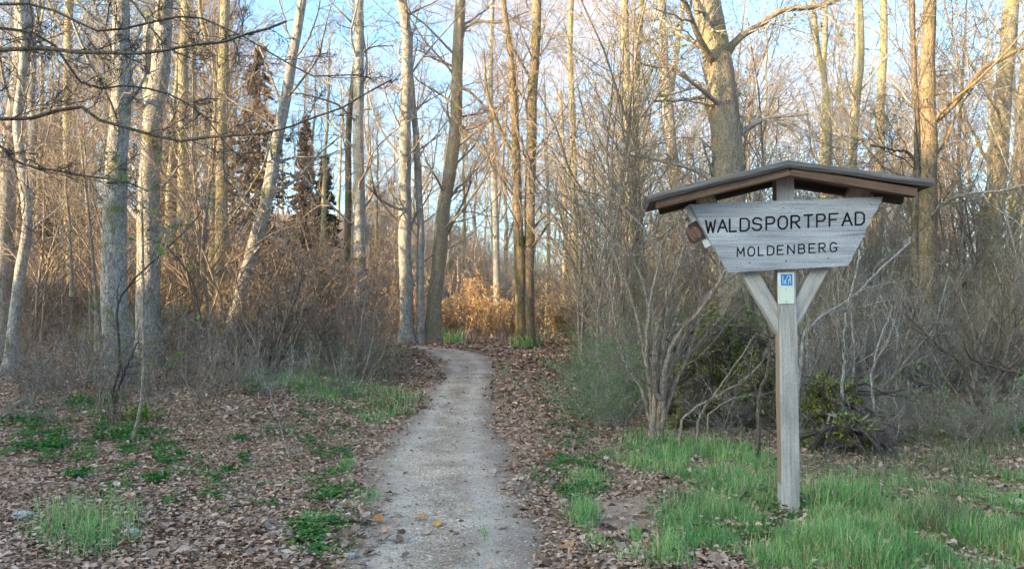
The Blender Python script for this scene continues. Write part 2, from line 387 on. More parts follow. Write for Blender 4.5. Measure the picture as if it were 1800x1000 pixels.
# path: centre and half width, measured and laid on the ground
prow = [(1500, 775, 1000), (1180, 775, 560), (1000, 775, 385), (900, 785, 318), (800, 776, 250), (750, 796, 175), (710, 804, 136), (670, 817, 104), (650, 826, 97), (630, 812, 92), (618, 778, 112), (612, 735, 120)]
pc = []
for (y_, cx_, w_) in prow:
    a = ground(np.array([cx_ - w_ / 2, cx_ + w_ / 2, cx_]), np.array([y_] * 3)); pc.append([a[2][0], a[2][1], (a[1][0] - a[0][0]) / 2])
pc[0] = [pc[2][0] - .1, -3.0, 0.85]; pc[1] = [pc[2][0] - .03, 2.0, .8]
pc = np.array(pc)
pc[-1][2] = pc[-2][2] = pc[-3][2] = 0.85
pc = np.vstack([pc, [[pc[-1][0] - 5, pc[-1][1] + 2.5, .8], [pc[-1][0] - 12, pc[-1][1] + 5, .8]]])
PC = spline(pc, 220)
tan = nrm(np.gradient(PC[:, :2], axis=0)); nor = np.stack([tan[:, 1], -tan[:, 0]], -1)
def path_dist(x, y):
    x = np.asarray(x); out = np.full(x.shape, 1e9)
    for i in range(0, len(PC), 1):
        out = np.minimum(out, np.hypot(x - PC[i, 0], y - PC[i, 1]) - PC[i, 2])
    return out
fr = rng.normal(size=(220, 2)); ker = np.exp(-np.linspace(-2, 2, 9) ** 2); ker /= ker.sum()
fr = np.stack([np.convolve(fr[:, j], ker, 'same') for j in (0, 1)], 1)
us = np.linspace(-1, 1, 25); rows = []
for i in range(220):
    w = PC[i, 2] * 1.12; e = np.where(us < 0, fr[i, 0], fr[i, 1]) * 0.16 * np.abs(us)
    off = us * (w + e); x = PC[i, 0] + nor[i, 0] * off; y = PC[i, 1] + nor[i, 1] * off
    z = height(x, y) + 0.022 - 0.05 * np.abs(us) ** 6 + 0.008 * np.sin(x * 5 + y * 2.2) * np.sin(y * 4.3)
    rows.append(np.stack([x, y, z], -1))
V = np.array(rows).reshape(-1, 3); I = np.arange(len(V)).reshape(220, 25)
Q = np.stack([I[:-1, :-1], I[:-1, 1:], I[1:, 1:], I[1:, :-1]], -1).reshape(-1, 4)
pme = mesh_np('gravel_path', V, Q, M_path); pa = pme.attributes.new('across', 'FLOAT', 'POINT'); pa.data.foreach_set('value', np.tile(np.abs(us) ** 2.2, 220).astype(np.float32)); pt = pme.attributes.new('track', 'FLOAT', 'POINT'); pt.data.foreach_set('value', np.tile(np.exp(-((np.abs(us + .05) - .42) / .17) ** 2), 220).astype(np.float32))
link('gravel_path', pme, kind='structure', label='grey gravel footpath curving left over the crest')

# bare sandy patch right of the path
def patch(name, label, cx, cy, rx, ry, mat):
    c0 = ground(np.array([cx]), np.array([cy]))[0]; ex = ground(np.array([cx + rx]), np.array([cy]))[0][0] - c0[0]
    ey = (ground(np.array([cx]), np.array([cy - ry]))[0][1] - ground(np.array([cx]), np.array([cy + ry]))[0][1]) / 2
    V = [[0, 0, .014]]; Fc = []; K = 40; rg = np.random.default_rng(int(cx)); ph = rg.uniform(0, 6, 5)
    for j, rr in enumerate((.4, .75, 1.0)):
        for k in range(K):
            th = k / K * 2 * math.pi; w = 1 + .14 * math.sin(3 * th + ph[0]) + .09 * math.sin(5 * th + ph[1]) + .05 * math.sin(11 * th + ph[2])
            V.append([math.cos(th) * ex * rr * w, math.sin(th) * ey * rr * w, .014 if j < 2 else -.02])
    V = np.array(V); V[:, 0] += c0[0]; V[:, 1] += c0[1]; V[:, 2] += height(V[:, 0], V[:, 1])
    T = np.array([[0, 1 + k, 1 + (k + 1) % K] for k in range(K)])
    Q = np.array([[1 + j * K + k, 1 + (j + 1) * K + k, 1 + (j + 1) * K + (k + 1) % K, 1 + j * K + (k + 1) % K] for j in range(2) for k in range(K)])
    link(name, mesh_np(name, V, [T, Q], mat), kind='structure', label=label)
patch('bare_soil', 'bare sandy soil patch between the path and the grass', 1110, 905, 120, 48, M_soil)

# ------------------------------------------------------------------ signpost
D0 = float(ground(np.array([1386.0]), np.array([905.0]))[0][1]) + .07
base = at(1387, 905, D0)
YAW = R(-7)
sign = thing('wooden_signpost', 'roofed wooden trail signpost with silver grey carved board, standing in grass right of path', 'signpost', (float(base[0]), float(base[1]), float(height(base[0], base[1]))))
sign.rotation_euler = (0, 0, YAW)
Msig = Matrix.Translation(Vector(sign.location)) @ Matrix.Rotation(YAW, 4, 'Z'); Minv = Msig.inverted()
def loc(px, py, off):
    """the sign's own x, z of what is seen at (px,py) on its plane y = off"""
    d = Minv.to_3x3() @ Vector(ray(px, py).tolist()); o = Minv @ Vector((0, 0, CAMH)); t = (off - o.y) / d.y
    p = o + d * t; return (p.x, off, p.z)

def bm_obj(name, bm, mat, parent, bev=0.0, seg=2, mats=None, **kw):
    if bev: bmesh.ops.bevel(bm, geom=[e for e in bm.edges if e.calc_face_angle(0) > .5], offset=bev, segments=seg, affect='EDGES', profile=.6)
    bmesh.ops.recalc_face_normals(bm, faces=bm.faces)
    me = bpy.data.meshes.new(name); bm.to_mesh(me); bm.free(); me.materials.append(mat)
    for x in mats or []: me.materials.append(x)
    return link(name, me, parent, **kw)

def box_bm(x0, x1, y0, y1, z0, z1, cuts=0):
    bm = bmesh.new(); bmesh.ops.create_cube(bm, size=1)
    for v_ in bm.verts: v_.co = Vector(((x0 + x1) / 2 + v_.co.x * (x1 - x0), (y0 + y1) / 2 + v_.co.y * (y1 - y0), (z0 + z1) / 2 + v_.co.z * (z1 - z0)))
    return bm

def beam(name, a, b_, w, t, mat, parent, bev=.006, ext=0.0, **kw):
    """squared timber, length from a to b, w in the sign's plane, t front to back, grain along it"""
    a = Vector(a); b_ = Vector(b_); d = (b_ - a).normalized(); ln = (b_ - a).length
    yv = Vector((0, 1, 0)); zv = d.cross(yv).normalized(); yv = zv.cross(d)
    bm = box_bm(0, ln, -t / 2, t / 2, -w / 2, w / 2)
    o = bm_obj(name, bm, mat, parent, bev, **kw)
    Mx = Matrix((d, yv, zv)).transposed().to_4x4(); Mx.translation = a; o.matrix_local = Mx
    return o

PW = .145
x_, _, ztop = loc(1376, 300, -PW / 2)
# post: front silver, its left side tan
bm = box_bm(-.12, ztop + .02, -PW / 2, PW / 2, -PW / 2, PW / 2)
bmesh.ops.subdivide_edges(bm, edges=[e for e in bm.edges if abs((e.verts[0].co - e.verts[1].co).x) > 1], cuts=24, use_grid_fill=True)
for v_ in bm.verts:
    v_.co.y += .0022 * math.sin(v_.co.x * 5.1); v_.co.z += .002 * math.sin(v_.co.x * 7.3 + 1)
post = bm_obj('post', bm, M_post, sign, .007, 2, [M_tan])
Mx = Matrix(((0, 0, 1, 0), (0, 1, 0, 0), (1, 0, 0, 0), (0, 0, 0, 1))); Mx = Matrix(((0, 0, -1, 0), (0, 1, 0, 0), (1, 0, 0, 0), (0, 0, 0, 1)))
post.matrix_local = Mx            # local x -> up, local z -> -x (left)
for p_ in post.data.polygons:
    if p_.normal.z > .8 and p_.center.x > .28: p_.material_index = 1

# board with carved writing
BO = -PW / 2 - .045
TL, TR, BR, BL = [Vector(loc(x, y, BO)) for x, y in ((1212, 359), (1553, 346), (1490.5, 467.5), (1280, 479))]
def outline(a, b_, n, amp, rg):
    return [a.lerp(b_, i / n) + (Vector((rg.normal() * amp, 0, rg.normal() * amp)) if 0 < i < n else Vector()) for i in range(n)]
rg = np.random.default_rng(3)
ring = outline(TL, TR, 26, .0016, rg) + outline(TR, BR, 22, .0038, rg) + outline(BR, BL, 16, .0012, rg) + outline(BL, TL, 12, .001, rg)
bm = bmesh.new(); fv = [bm.verts.new(p) for p in ring]; f = bm.faces.new(fv)
ex = bmesh.ops.extrude_face_region(bm, geom=[f]); bmesh.ops.translate(bm, vec=(0, .043, 0), verts=[g for g in ex['geom'] if isinstance(g, bmesh.types.BMVert)])
bmesh.ops.recalc_face_normals(bm, faces=bm.faces)
board = bm_obj('sign_board', bm, M_board, sign, 0, label='silver grey trapezoid board carved with WALDSPORTPFAD MOLDENBERG')

G = {
 'W': [[(0, 1), (.24, 0), (.5, .85), (.76, 0), (1, 1)]], 'A': [[(0, 0), (.5, 1), (1, 0)], [(.22, .36), (.78, .36)]],
 'L': [[(.05, 1), (.05, 0), (.85, 0)]], 'D': [[(.05, 0), (.05, 1), (.65, 1), (.95, .8), (.95, .2), (.65, 0), (.05, 0)]],
 'S': [[(.95, .8), (.72, .98), (.3, 1), (.05, .8), (.12, .58), (.85, .42), (.96, .2), (.7, 0), (.25, .01), (0, .2)]],
 'P': [[(.08, 0), (.08, 1), (.7, 1), (.92, .85), (.92, .62), (.7, .46), (.08, .46)]],
 'O': [[(.3, 0), (.04, .25), (.04, .75), (.3, 1), (.7, 1), (.96, .75), (.96, .25), (.7, 0), (.3, 0)]],
 'R': [[(.08, 0), (.08, 1), (.7, 1), (.92, .85), (.92, .65), (.7, .5), (.08, .5)], [(.45, .5), (.95, 0)]],
 'T': [[(0, 1), (1, 1)], [(.5, 1), (.5, 0)]], 'F': [[(.08, 0), (.08, 1), (.95, 1)], [(.08, .52), (.78, .52)]],
 'M': [[(0, 0), (.06, 1), (.5, .3), (.94, 1), (1, 0)]], 'E': [[(.92, 1), (.08, 1), (.08, 0), (.92, 0)], [(.08, .52), (.75, .52)]],
 'N': [[(.04, 0), (.04, 1), (.96, 0), (.96, 1)]], 'B': [[(.08, 0), (.08, 1), (.7, 1), (.88, .86), (.88, .66), (.68, .53), (.94, .38), (.94, .14), (.72, 0), (.08, 0)], [(.08, .53), (.68, .53)]],
 'G': [[(.93, .82), (.7, 1), (.3, 1), (.05, .75), (.05, .25), (.3, 0), (.72, 0), (.95, .2), (.95, .46), (.55, .46)]],
}
rows_ = [('WALDSPORTPFAD', [245, 350, 445, 545, 655, 770, 880, 990, 1105, 1215, 1325, 1445, 1557], (1249, 387.5), (1511, 373.5), 16.8, 21.5, .0075),
         ('MOLDENBERG', [510, 603, 690, 773, 858, 952, 1045, 1137, 1225, 1325], (1302, 435.5), (1465, 427), 12.3, 15.3, .0056)]
cut = bmesh.new(); lets = []
def prism(bm, a, b_, r, y0, y1):
    d = (b_ - a); d = d.normalized() if d.length > 1e-6 else Vector((1, 0, 0)); n = Vector((-d.z, 0, d.x)); pts = []
    for k in range(5): t = math.pi / 2 + math.pi * k / 4; pts.append(a + (d * math.cos(t) + n * math.sin(t)) * r)
    for k in range(5): t = -math.pi / 2 + math.pi * k / 4; pts.append(b_ + (d * math.cos(t) + n * math.sin(t)) * r)
    lo = [bm.verts.new((p.x, y0, p.z)) for p in pts]; hi = [bm.verts.new((p.x, y1, p.z)) for p in pts]
    bm.faces.new(lo); bm.faces.new(hi[::-1])
    for k in range(10): bm.faces.new((lo[k], hi[k], hi[(k + 1) % 10], lo[(k + 1) % 10]))
jit = 0
for txt, cs, a0, a1, w, h, r in rows_:
    for ch, c in zip(txt, cs):
        cx = 1200 + c / 5; f = (cx - a0[0]) / (a1[0] - a0[0]); top = a0[1] + (a1[1] - a0[1]) * f; strokes = []
        sl_ = (a1[1] - a0[1]) / (a1[0] - a0[0])
        for st in G[ch]:
            pts = [Vector(loc(cx + (u - .5) * w * (.85 if ch in 'LT' else 1), top + (1 - v_) * h + (u - .5) * w * sl_, BO)) for u, v_ in st]
            strokes.append(pts)
            for p, q in zip(pts[:-1], pts[1:]):
                jit += 1; prism(cut, p, q, r * (1 + .05 * math.sin(jit)), BO - .02, BO + .009 + .0003 * (jit % 7))
        lets.append((ch, strokes, r))
# two shallow drying cracks from the board's ends
for (a_, b2) in (((1251, 432), (1297, 434)), ((1478, 416), (1521, 411)), ((1262, 452), (1284, 452.5))):
    prism(cut, Vector(loc(*a_, BO)), Vector(loc(*b2, BO)), .0013, BO - .02, BO + .0062)
for kx, ky, kr in ((1381, 459, .0075), (1455.5, 454, .006), (1473, 434.5, .005), (1376, 365.5, .005), (1317, 462, .006), (1240, 372, .003), (1530, 358, .003), (1295, 470, .003), (1478, 459, .003)):
    prism(cut, Vector(loc(kx, ky, BO)), Vector(loc(kx + 1.4, ky + .2, BO)), kr * .7, BO - .02, BO + .004)
bmesh.ops.recalc_face_normals(cut, faces=cut.faces)
cm = bpy.data.meshes.new('cutter'); cut.to_mesh(cm); cut.free(); cm.materials.append(M_ink)
co = bpy.data.objects.new('cutter', cm); COL.objects.link(co); co.parent = sign
md = board.modifiers.new('carve', 'BOOLEAN'); md.object = co; md.operation = 'DIFFERENCE'; md.solver = 'EXACT'; md.use_self = True; md.material_mode = 'TRANSFER'
bpy.context.view_layer.update()
dg = bpy.context.evaluated_depsgraph_get(); nm = bpy.data.meshes.new_from_object(board.evaluated_get(dg)); board.modifiers.clear()
if len(nm.polygons) > 50: board.data = nm
bpy.data.objects.remove(co)
for ch, strokes, r in lets:
    V_, Q_, o_ = [], [], 0
    for st in strokes:
        P = np.array([[(p.x, BO + .0075, p.z) for p in st]])
        v1, q1 = tubes(P, np.full(P.shape[:2], r * .8), 6); V_.append(v1); Q_.append(q1 + o_); o_ += len(v1)
    link('letter', mesh_np('letter', np.concatenate(V_), np.concatenate(Q_), M_ink), board)

# slanting struts behind the board
strut_y = .0
beam('strut', loc(1379, 582, strut_y - .055), loc(1236, 338, strut_y - .055), .128, .105, M_post, sign).location.y += .06
beam('strut', loc(1389, 572, strut_y - .055), loc(1520, 330, strut_y - .055), .122, .105, M_post, sign).location.y += .06
# pale sawn ends just under the roof
beam('strut_head', loc(1505, 357, -.055), loc(1518, 334, -.055), .19, .10, M_fresh, sign, label='pale freshly sawn strut end under the right roof').location.y += .045
beam('strut_head', loc(1248, 368, -.055), loc(1238, 346, -.055), .13, .10, M_fresh, sign, label='pale strut end under the left roof').location.y += .045

# roof
for sgn, ends in ((-1, ((1388, 287), (1138, 349))), (1, ((1388, 287), (1641, 322)))):
    fo = -.27; a = Vector(loc(*ends[0], fo)); b_ = Vector(loc(*ends[1], fo)); th = .064; dep = .56
    d = (b_ - a).normalized(); up = Vector((-d.z, 0, d.x)) if d.x > 0 else Vector((d.z, 0, -d.x)); 
    # a shaped roof board: sloping rounded front edge
    prof = [(0, -.5), (-.012, -.15), (-.006, .25), (.03, .5), (.5, .56), (dep - .03, .5), (dep, .2), (dep, -.5)]
    bm = bmesh.new(); n_ = 22; rings = []
    ln = (b_ - a).length
    for i in range(n_ + 1):
        t = i / n_; cx = ln * t; sag = -.003 * math.sin(t * 9 + sgn)
        sh = 0.0
        rings.append([bm.verts.new((cx + (-(.0) if i < n_ else .02 * pz), py_ , pz * th + sag)) for py_, pz in prof])
    for i in range(n_):
        for k in range(len(prof)):
            k2 = (k + 1) % len(prof); bm.faces.new((rings[i][k], rings[i][k2], rings[i + 1][k2], rings[i + 1][k]))
    bm.faces.new(rings[0]); bm.faces.new(rings[-1])
    o = bm_obj('roof_board', bm, M_roofw, sign, 0)
    yv = Vector((0, 1, 0)); zv = d.cross(yv); yv2 = yv
    if zv.z < 0: zv = -zv
    Mx = Matrix((d, yv2, zv)).transposed().to_4x4(); Mx.translation = a; o.matrix_local = Mx
    if Mx.determinant() < 0:
        o.data.flip_normals()
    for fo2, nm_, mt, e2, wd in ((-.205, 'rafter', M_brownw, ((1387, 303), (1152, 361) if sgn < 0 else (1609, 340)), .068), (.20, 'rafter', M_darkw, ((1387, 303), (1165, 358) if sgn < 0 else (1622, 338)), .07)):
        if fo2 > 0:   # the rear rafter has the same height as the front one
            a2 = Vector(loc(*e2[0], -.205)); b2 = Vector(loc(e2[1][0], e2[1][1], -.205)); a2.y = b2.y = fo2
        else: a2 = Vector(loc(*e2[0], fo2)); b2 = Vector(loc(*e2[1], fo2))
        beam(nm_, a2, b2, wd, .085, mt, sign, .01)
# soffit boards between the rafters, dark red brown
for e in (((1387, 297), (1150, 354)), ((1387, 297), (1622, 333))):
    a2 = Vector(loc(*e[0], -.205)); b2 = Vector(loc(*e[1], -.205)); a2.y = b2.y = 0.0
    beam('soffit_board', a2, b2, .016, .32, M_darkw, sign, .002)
# rear edge of the left side: pale strip and brown block
beam('edge_strip', loc(1209, 362, BO + .075), loc(1245, 434, BO + .075), .055, .02, M_white, sign, .002, label='pale painted strip behind the left edge of the board')
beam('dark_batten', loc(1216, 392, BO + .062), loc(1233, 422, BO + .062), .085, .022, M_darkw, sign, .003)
bm = box_bm(-.075, .075, -.09, .09, -.06, .06); bmesh.ops.subdivide_edges(bm, edges=bm.edges[:], cuts=2, use_grid_fill=True)
for v_ in bm.verts: v_.co *= 1.0 - .16 * (abs(v_.co.x) / .075) ** 2 * (abs(v_.co.z) / .06) ** 2
blk = bm_obj('wooden_block', bm, M_brownw, sign, .006, label='dark brown wooden block fixed behind the left edge of the board')
blk.location = loc(1221, 411, .02); blk.rotation_euler = (0, R(60), 0)
# trail marker
yf = -PW / 2 - .004
a = loc(1366.5, 479.5, yf); b_ = loc(1396.5, 534, yf)
plate = bm_obj('trail_marker', box_bm(a[0], b_[0], yf - .004, yf + .003, b_[2], a[2]), M_cream, sign, .0015, label='cream enamel plate with a blue square on the post')
a = loc(1368, 480.5, yf - .006); b_ = loc(1395.5, 503.5, yf - .006)
bm_obj('white_panel', box_bm(a[0], b_[0], yf - .0065, yf - .0035, b_[2], a[2]), M_white, plate)
a = loc(1372.5, 482, yf - .008); b_ = loc(1393, 501.5, yf - .008)
bm_obj('blue_square', box_bm(a[0], b_[0], yf - .009, yf - .0055, b_[2], a[2]), M_blue, plate)
bm = bmesh.new()
for p, q in (((1376, 485), (1376.4, 499)), ((1378.6, 499), (1384, 486)), ((1379, 493), (1382, 499)), ((1385.5, 499), (1388.5, 486)), ((1389.5, 486), (1390, 499)), ((1383.5, 485), (1389, 484.6)), ((1385, 492), (1388, 492))):
    prism(bm, Vector(loc(*p, yf - .0095)), Vector(loc(*q, yf - .0095)), .0022, yf - .0105, yf - .0085)
bm_obj('emblem', bm, M_white, plate)
for p in ((1382, 508.5), (1382, 529.5)):
    bm = bmesh.new(); bmesh.ops.create_uvsphere(bm, u_segments=10, v_segments=6, radius=.0045); s = bm_obj('screw', bm, M_steel, plate); s.location = loc(*p, yf - .005)

# ------------------------------------------------------------------ trees
def trunk_mod(P, k, rg, flare=.9, Rr=None):
    M_, n, _ = P.shape; h = np.linalg.norm(np.cumsum(np.abs(np.diff(P, axis=1, prepend=P[:, :1])), axis=1), axis=2)
    th = np.arange(k) / k * 2 * np.pi; ph = rg.uniform(0, 6.28, 6)
    lob = .5 + .5 * np.sin(th * 5 + ph[0]) * np.cos(th * 2 + ph[1])
    m = 1 + flare * np.exp(-h[..., None] / .35) * (.45 + lob) + .045 * np.sin(th * 3 + h[..., None] * 1.3 + ph[2]) + .035 * np.sin(th * 7 - h[..., None] * 2.1 + ph[3]) + .02 * rg.normal(size=(M_, n, k))
    return m

def crown_groups(TP, TR, rg, n1=20, absL=3.0, levels=4, t0=.2, ang=.85, up=.05, rmin=.004, k3=5, k4=2, n2=5):
    P1, R1 = spawn(TP, TR, n1, t0, .99, ang, 0, .25, 8, .16, up, rg, absL=absL, rmin=rmin * 2.2)
    P2, R2 = spawn(P1, R1, n2, .15, 1, .8, .5, .55, 6, .2, .02, rg, rmin=rmin * 1.5)
    P3, R3 = spawn(P2, R2, k3, .1, 1, .75, .55, .6, 3, .22, .02, rg, rmin=rmin)
    out = [(P1, R1), (P2, R2), (P3, R3)]
    if levels > 3:
        P4, R4 = spawn(P3, R3, k4, .1, 1, .7, .6, .7, 3, .2, 0, rg, rmin=rmin * .8); out.append((P4, R4))
    return out

def tree(label, pts, w0, w1, Yd, bk, tw, seed, limbs=(), n1=20, absL=None, t0=.2, rmin=None, group=None, k3=6, k4=2, cat='tree', name='bare_tree', parts=5, foliage=None, flare=.9, ext=5.0, extra_stems=(), n2=5, ang=.85, up=.05, nf=0):
    """pts are px positions along the trunk from low to high, w0/w1 its widths there, Yd its distance"""
    rg = np.random.default_rng(seed); px = np.array(pts, float)
    P = at(px[:, 0], px[:, 1], np.full(len(px), float(Yd)))
    gz = height(P[0, 0], P[0, 1]); 
    d0 = P[1] - P[0]; bot = P[0].copy()
    if bot[2] > gz + .05:
        k_ = min((bot[2] - gz) / max(d0[2], .1), 3) ; bot = bot - d0 * k_ * .4; bot[2] = gz - .12; P = np.vstack([bot, P])
    else: P[0, 2] = gz - .12
    s = Yd / F; L_in = np.linalg.norm(P[-1] - P[0])
    top = P[-1] + nrm((P[-1] - P[-2])[None])[0] * ext; P = np.vstack([P, top])
    n = 40; TP = spline(P, n); hh = np.linspace(0, 1, n); split = L_in / (L_in + ext)
    TR = np.where(hh < split, (w0 + (w1 - w0) * hh / split), w1 * (1 - .8 * (hh - split) / (1 - split))) * s / 2
    wob = rg.normal(size=(n, 3)) * .012 * (w0 * s / .5); TP += np.stack([np.convolve(wob[:, j], [.25, .5, .25], 'same') for j in range(3)], 1)
    TP = TP[None]; TR = TR[None]
    base = Vector((float(TP[0, 0, 0]), float(TP[0, 0, 1]), float(height(TP[0, 0, 0], TP[0, 0, 1]))))
    root = thing(name, label, cat, base, group); off = np.array(base)
    def L_(nm, groups, mat):
        gs = [(g[0] - off, *g[1:]) for g in groups if len(g[0])]
        return link(nm, tube_mesh(nm, gs, mat), root)
    kk = 16
    L_('trunk', [(TP, TR, kk, trunk_mod(TP, kk, rg, flare))], bk)
    rmin = rmin or max(.0026, .00018 * Yd + .0010)
    absL = absL or max(1.6, .11 * Yd + 1.0)
    allP = [(TP, TR)]
    for st in list(limbs) + list(extra_stems):
        lp, a0, a1 = st[:3]; dY = st[3] if len(st) > 3 else 0
        q = np.array(lp, float); Yv = Yd + np.linspace(0, 1, len(q)) * dY
        Q = spline(at(q[:, 0], q[:, 1], Yv), 20); 
        if st in list(extra_stems) and Q[0, 2] - height(Q[0, 0], Q[0, 1]) < .6: Q[0, 2] = height(Q[0, 0], Q[0, 1]) - .1
        Q += rg.normal(size=Q.shape) * .008
        RR = np.linspace(a0, a1, 20) * s / 2; fl = trunk_mod(Q[None], 12, rg, .4 if st in list(extra_stems) else 0)
        L_('branch' if st not in list(extra_stems) else 'trunk', [(Q[None], RR[None], 12, fl)], bk); allP.append((Q[None], RR[None]))
    gr = [[], [], [], []]
    for i, (tp, tr) in enumerate(allP):
        lim = i > 0 and i <= len(limbs)
        cg = crown_groups(tp, tr, rg, n1=n1 if not lim else max(7 if n1 > 3 else 15, n1 // 3), absL=absL * (1 if not lim else .6), t0=t0 if not lim else .1, rmin=rmin, k3=k3, k4=k4, n2=n2, ang=ang, up=up)
        for k_, g_ in enumerate(cg): gr[k_].append(g_)
    P1 = np.concatenate([g_[0] for g_ in gr[0]]); R1 = np.concatenate([g_[1] for g_ in gr[0]])
    order = np.argsort(-R1[:, 0]); big = order[:parts]; rest = order[parts:]
    for j in big: L_('branch', [(P1[j:j + 1], R1[j:j + 1], 7)], bk)
    cr_ = [(P1[rest], R1[rest], 5)] + [(g_[0], g_[1], 4 if k_ == 1 else 3) for k_ in (1, 2, 3) for g_ in gr[k_]]
    L_('crown', cr_, tw)
    if foliage:
        src = np.concatenate([g_[0] for g_ in gr[2]]); lp = on_tubes(src, nf, rg)
        V_, Q_ = leaves(lp - off, .055, rg); link('foliage', mesh_np('foliage', V_, Q_, foliage), root)
    return root

T = tree
T('thin pale crooked trunk nearest the left edge of the photo', [(22, 600), (32, 500), (48, 400), (40, 300), (30, 220), (42, 100), (36, 0)], 19, 12, 17, M_pale, M_twigg, 1, n1=14)
T('grey upright trunk at the left edge, partly hidden by twigs', [(8, 560), (14, 300), (38, 120), (40, 0)], 30, 26, 21, M_grey, M_twig, 2, n1=16, foliage=M_spring, nf=250)
T('slim sunlit straight tree between the left edge and the thick grey tree', [(126, 520), (120, 330), (119, 160), (121, 0)], 17, 13, 25, M_yellow, M_twig, 3, n1=18, foliage=M_spring, nf=200, limbs=[([(119, 60), (95, 25), (80, -10)], 6, 3)])
T('thick smooth grey tree standing tallest on the left, sunlit at its top', [(207, 640), (200, 500), (204, 330), (212, 150), (214, 0)], 47, 27, 14.5, M_grey, M_twigg, 4, n1=14, t0=.35, foliage=M_spring, nf=260)
T('rough grey forked tree just right of the thick grey tree', [(262, 560), (262, 400), (268, 230), (284, 100), (290, 0)], 42, 28, 17, M_grey, M_twig, 5, n1=16, limbs=[([(268, 260), (262, 190), (256, 120), (258, 30)], 18, 10, .4)], foliage=M_spring, nf=900)
T('sunlit yellow lichened slim trunk behind the rough forked tree', [(318, 520), (322, 350), (322, 150), (327, 0)], 21, 15, 26, M_yellow, M_twig, 6, n1=16)
T('yellow sunlit trunk with grey foot left of the leaning tree', [(388, 590), (390, 400), (391, 200), (396, 0)], 25, 16, 21, M_yellow, M_twig, 7, n1=16, limbs=[([(391, 210), (375, 110), (355, 40), (350, -20)], 11, 6)], extra_stems=[([(366, 560), (378, 420), (372, 330), (382, 160)], 22, 9, 1)])
T('slender tree leaning to the right with a whitish foot', [(405, 590), (428, 500), (470, 345), (496, 200), (516, 90), (532, 0)], 27, 15, 19, M_pale, M_twig, 8, n1=16, limbs=[([(497, 190), (470, 120), (452, 70)], 6, 3)])
T('straight tall tree with yellow left side and blue grey right side', [(634, 560), (632, 400), (630, 200), (631, 0)], 22, 17, 26, M_pale, M_twig, 9, n1=18)
T('dark slim trunk close behind the straight tall tree', [(606, 520), (612, 360), (613, 220), (624, 120)], 15, 9, 30, M_dark, M_dtwig, 10, n1=12)
T('pale straight trunk, left stem of the clump where the path turns', [(716, 606), (712, 400), (712, 220), (716, 90), (706, 0)], 24, 18, 27.5, M_pale, M_twig, 11, n1=22, extra_stems=[([(739, 603), (739, 420), (732, 250), (724, 160), (712, 40)], 14, 10, .6)])
T('brown trunk leaning right, right stem of the clump where the path turns', [(757, 606), (764, 530), (771, 470), (779, 370), (797, 260), (803, 150), (809, 0)], 27, 18, 28, M_tanbark, M_twig, 12, n1=22, limbs=[([(800, 222), (822, 226), (850, 220)], 9, 5), ([(797, 150), (830, 165), (860, 200)], 6, 3), ([(805, 60), (840, 38), (880, 40), (930, 20)], 6, 3)])
T('dark mossy twin stemmed tree standing right of the path bend', [(917, 610), (914, 480), (909, 350), (905, 220), (898, 100), (884, 0)], 22, 10, 27, M_brown, M_twig, 13, n1=20, extra_stems=[([(931, 608), (929, 480), (932, 350), (936, 180), (943, 70), (944, -10)], 21, 16, .3)], limbs=[([(905, 280), (880, 230), (858, 170), (850, 90)], 7, 4)], flare=.35)
T('slim pale forked trunk far behind the lit bushes', [(874, 540), (872, 420), (868, 300), (862, 150), (866, 0)], 13, 8, 42, M_pale, M_twig, 14, n1=18, limbs=[([(872, 400), (884, 280), (894, 150)], 7, 4)])
T('thin pale trunk seen between the twin stemmed tree and the mossy pair', [(962, 560), (964, 400), (960, 250)], 9, 5, 44, M_yellow, M_twig, 15, n1=16)
T('slim brownish trunk with a twin beside it, centre right', [(1012, 560), (1010, 400), (1008, 250), (1002, 100), (1004, 0)], 14, 9, 36, M_yellow, M_twig, 16, n1=20, extra_stems=[([(990, 560), (994, 400), (990, 260), (984, 160)], 10, 6, 1)])
T('mossy trunk with climbing shoots left of the sign roof', [(1112, 600), (1108, 420), (1104, 260), (1100, 120), (1098, 0)], 20, 13, 19, M_yellow, M_twigg, 17, n1=18, extra_stems=[([(1124, 600), (1122, 420), (1117, 250), (1121, 100), (1128, 0)], 17, 10, .5)], foliage=M_spring, nf=1500)
T('pale trunk above the left end of the sign roof', [(1195, 560), (1190, 380), (1178, 240), (1168, 120), (1163, 0)], 26, 16, 23, M_pale, M_twigg, 18, n1=18, foliage=M_spring, nf=500, limbs=[([(1178, 170), (1190, 80), (1202, 0)], 12, 8)])
T('very thick pale old tree behind the sign with a long arching bough', [(1292, 640), (1288, 450), (1278, 260), (1262, 120), (1243, 0)], 62, 48, 15.5, M_tanbark, M_twigg, 19, n1=22, t0=.3, parts=2, limbs=[([(1272, 100), (1300, 66), (1340, 42), (1378, 18), (1440, 12), (1480, -2)], 15, 7, .3), ([(1275, 160), (1212, 175), (1150, 178)], 8, 4, -.3)], foliage=M_spring, nf=1000)
T('thin yellowish crooked trunk above the middle of the sign roof', [(1456, 560), (1458, 300), (1452, 160), (1438, 90), (1430, 20)], 13, 9, 27, M_yellow, M_twigg, 20, n1=16, foliage=M_spring, nf=300)
T('sunlit yellow lichened trunk above the right half of the sign roof', [(1506, 560), (1498, 320), (1503, 200), (1512, 100), (1510, 0)], 17, 13, 24, M_yellow, M_twigg, 21, n1=16, foliage=M_spring, nf=300)
T('second sunlit yellow lichened trunk above the right half of the roof, mossier', [(1538, 560), (1546, 300), (1548, 180), (1554, 60), (1553, 0)], 19, 12, 26, M_yellow, M_twigg, 22, n1=16, foliage=M_spring, nf=300, extra_stems=[([(1520, 600), (1530, 440), (1540, 330)], 26, 14, 0)])
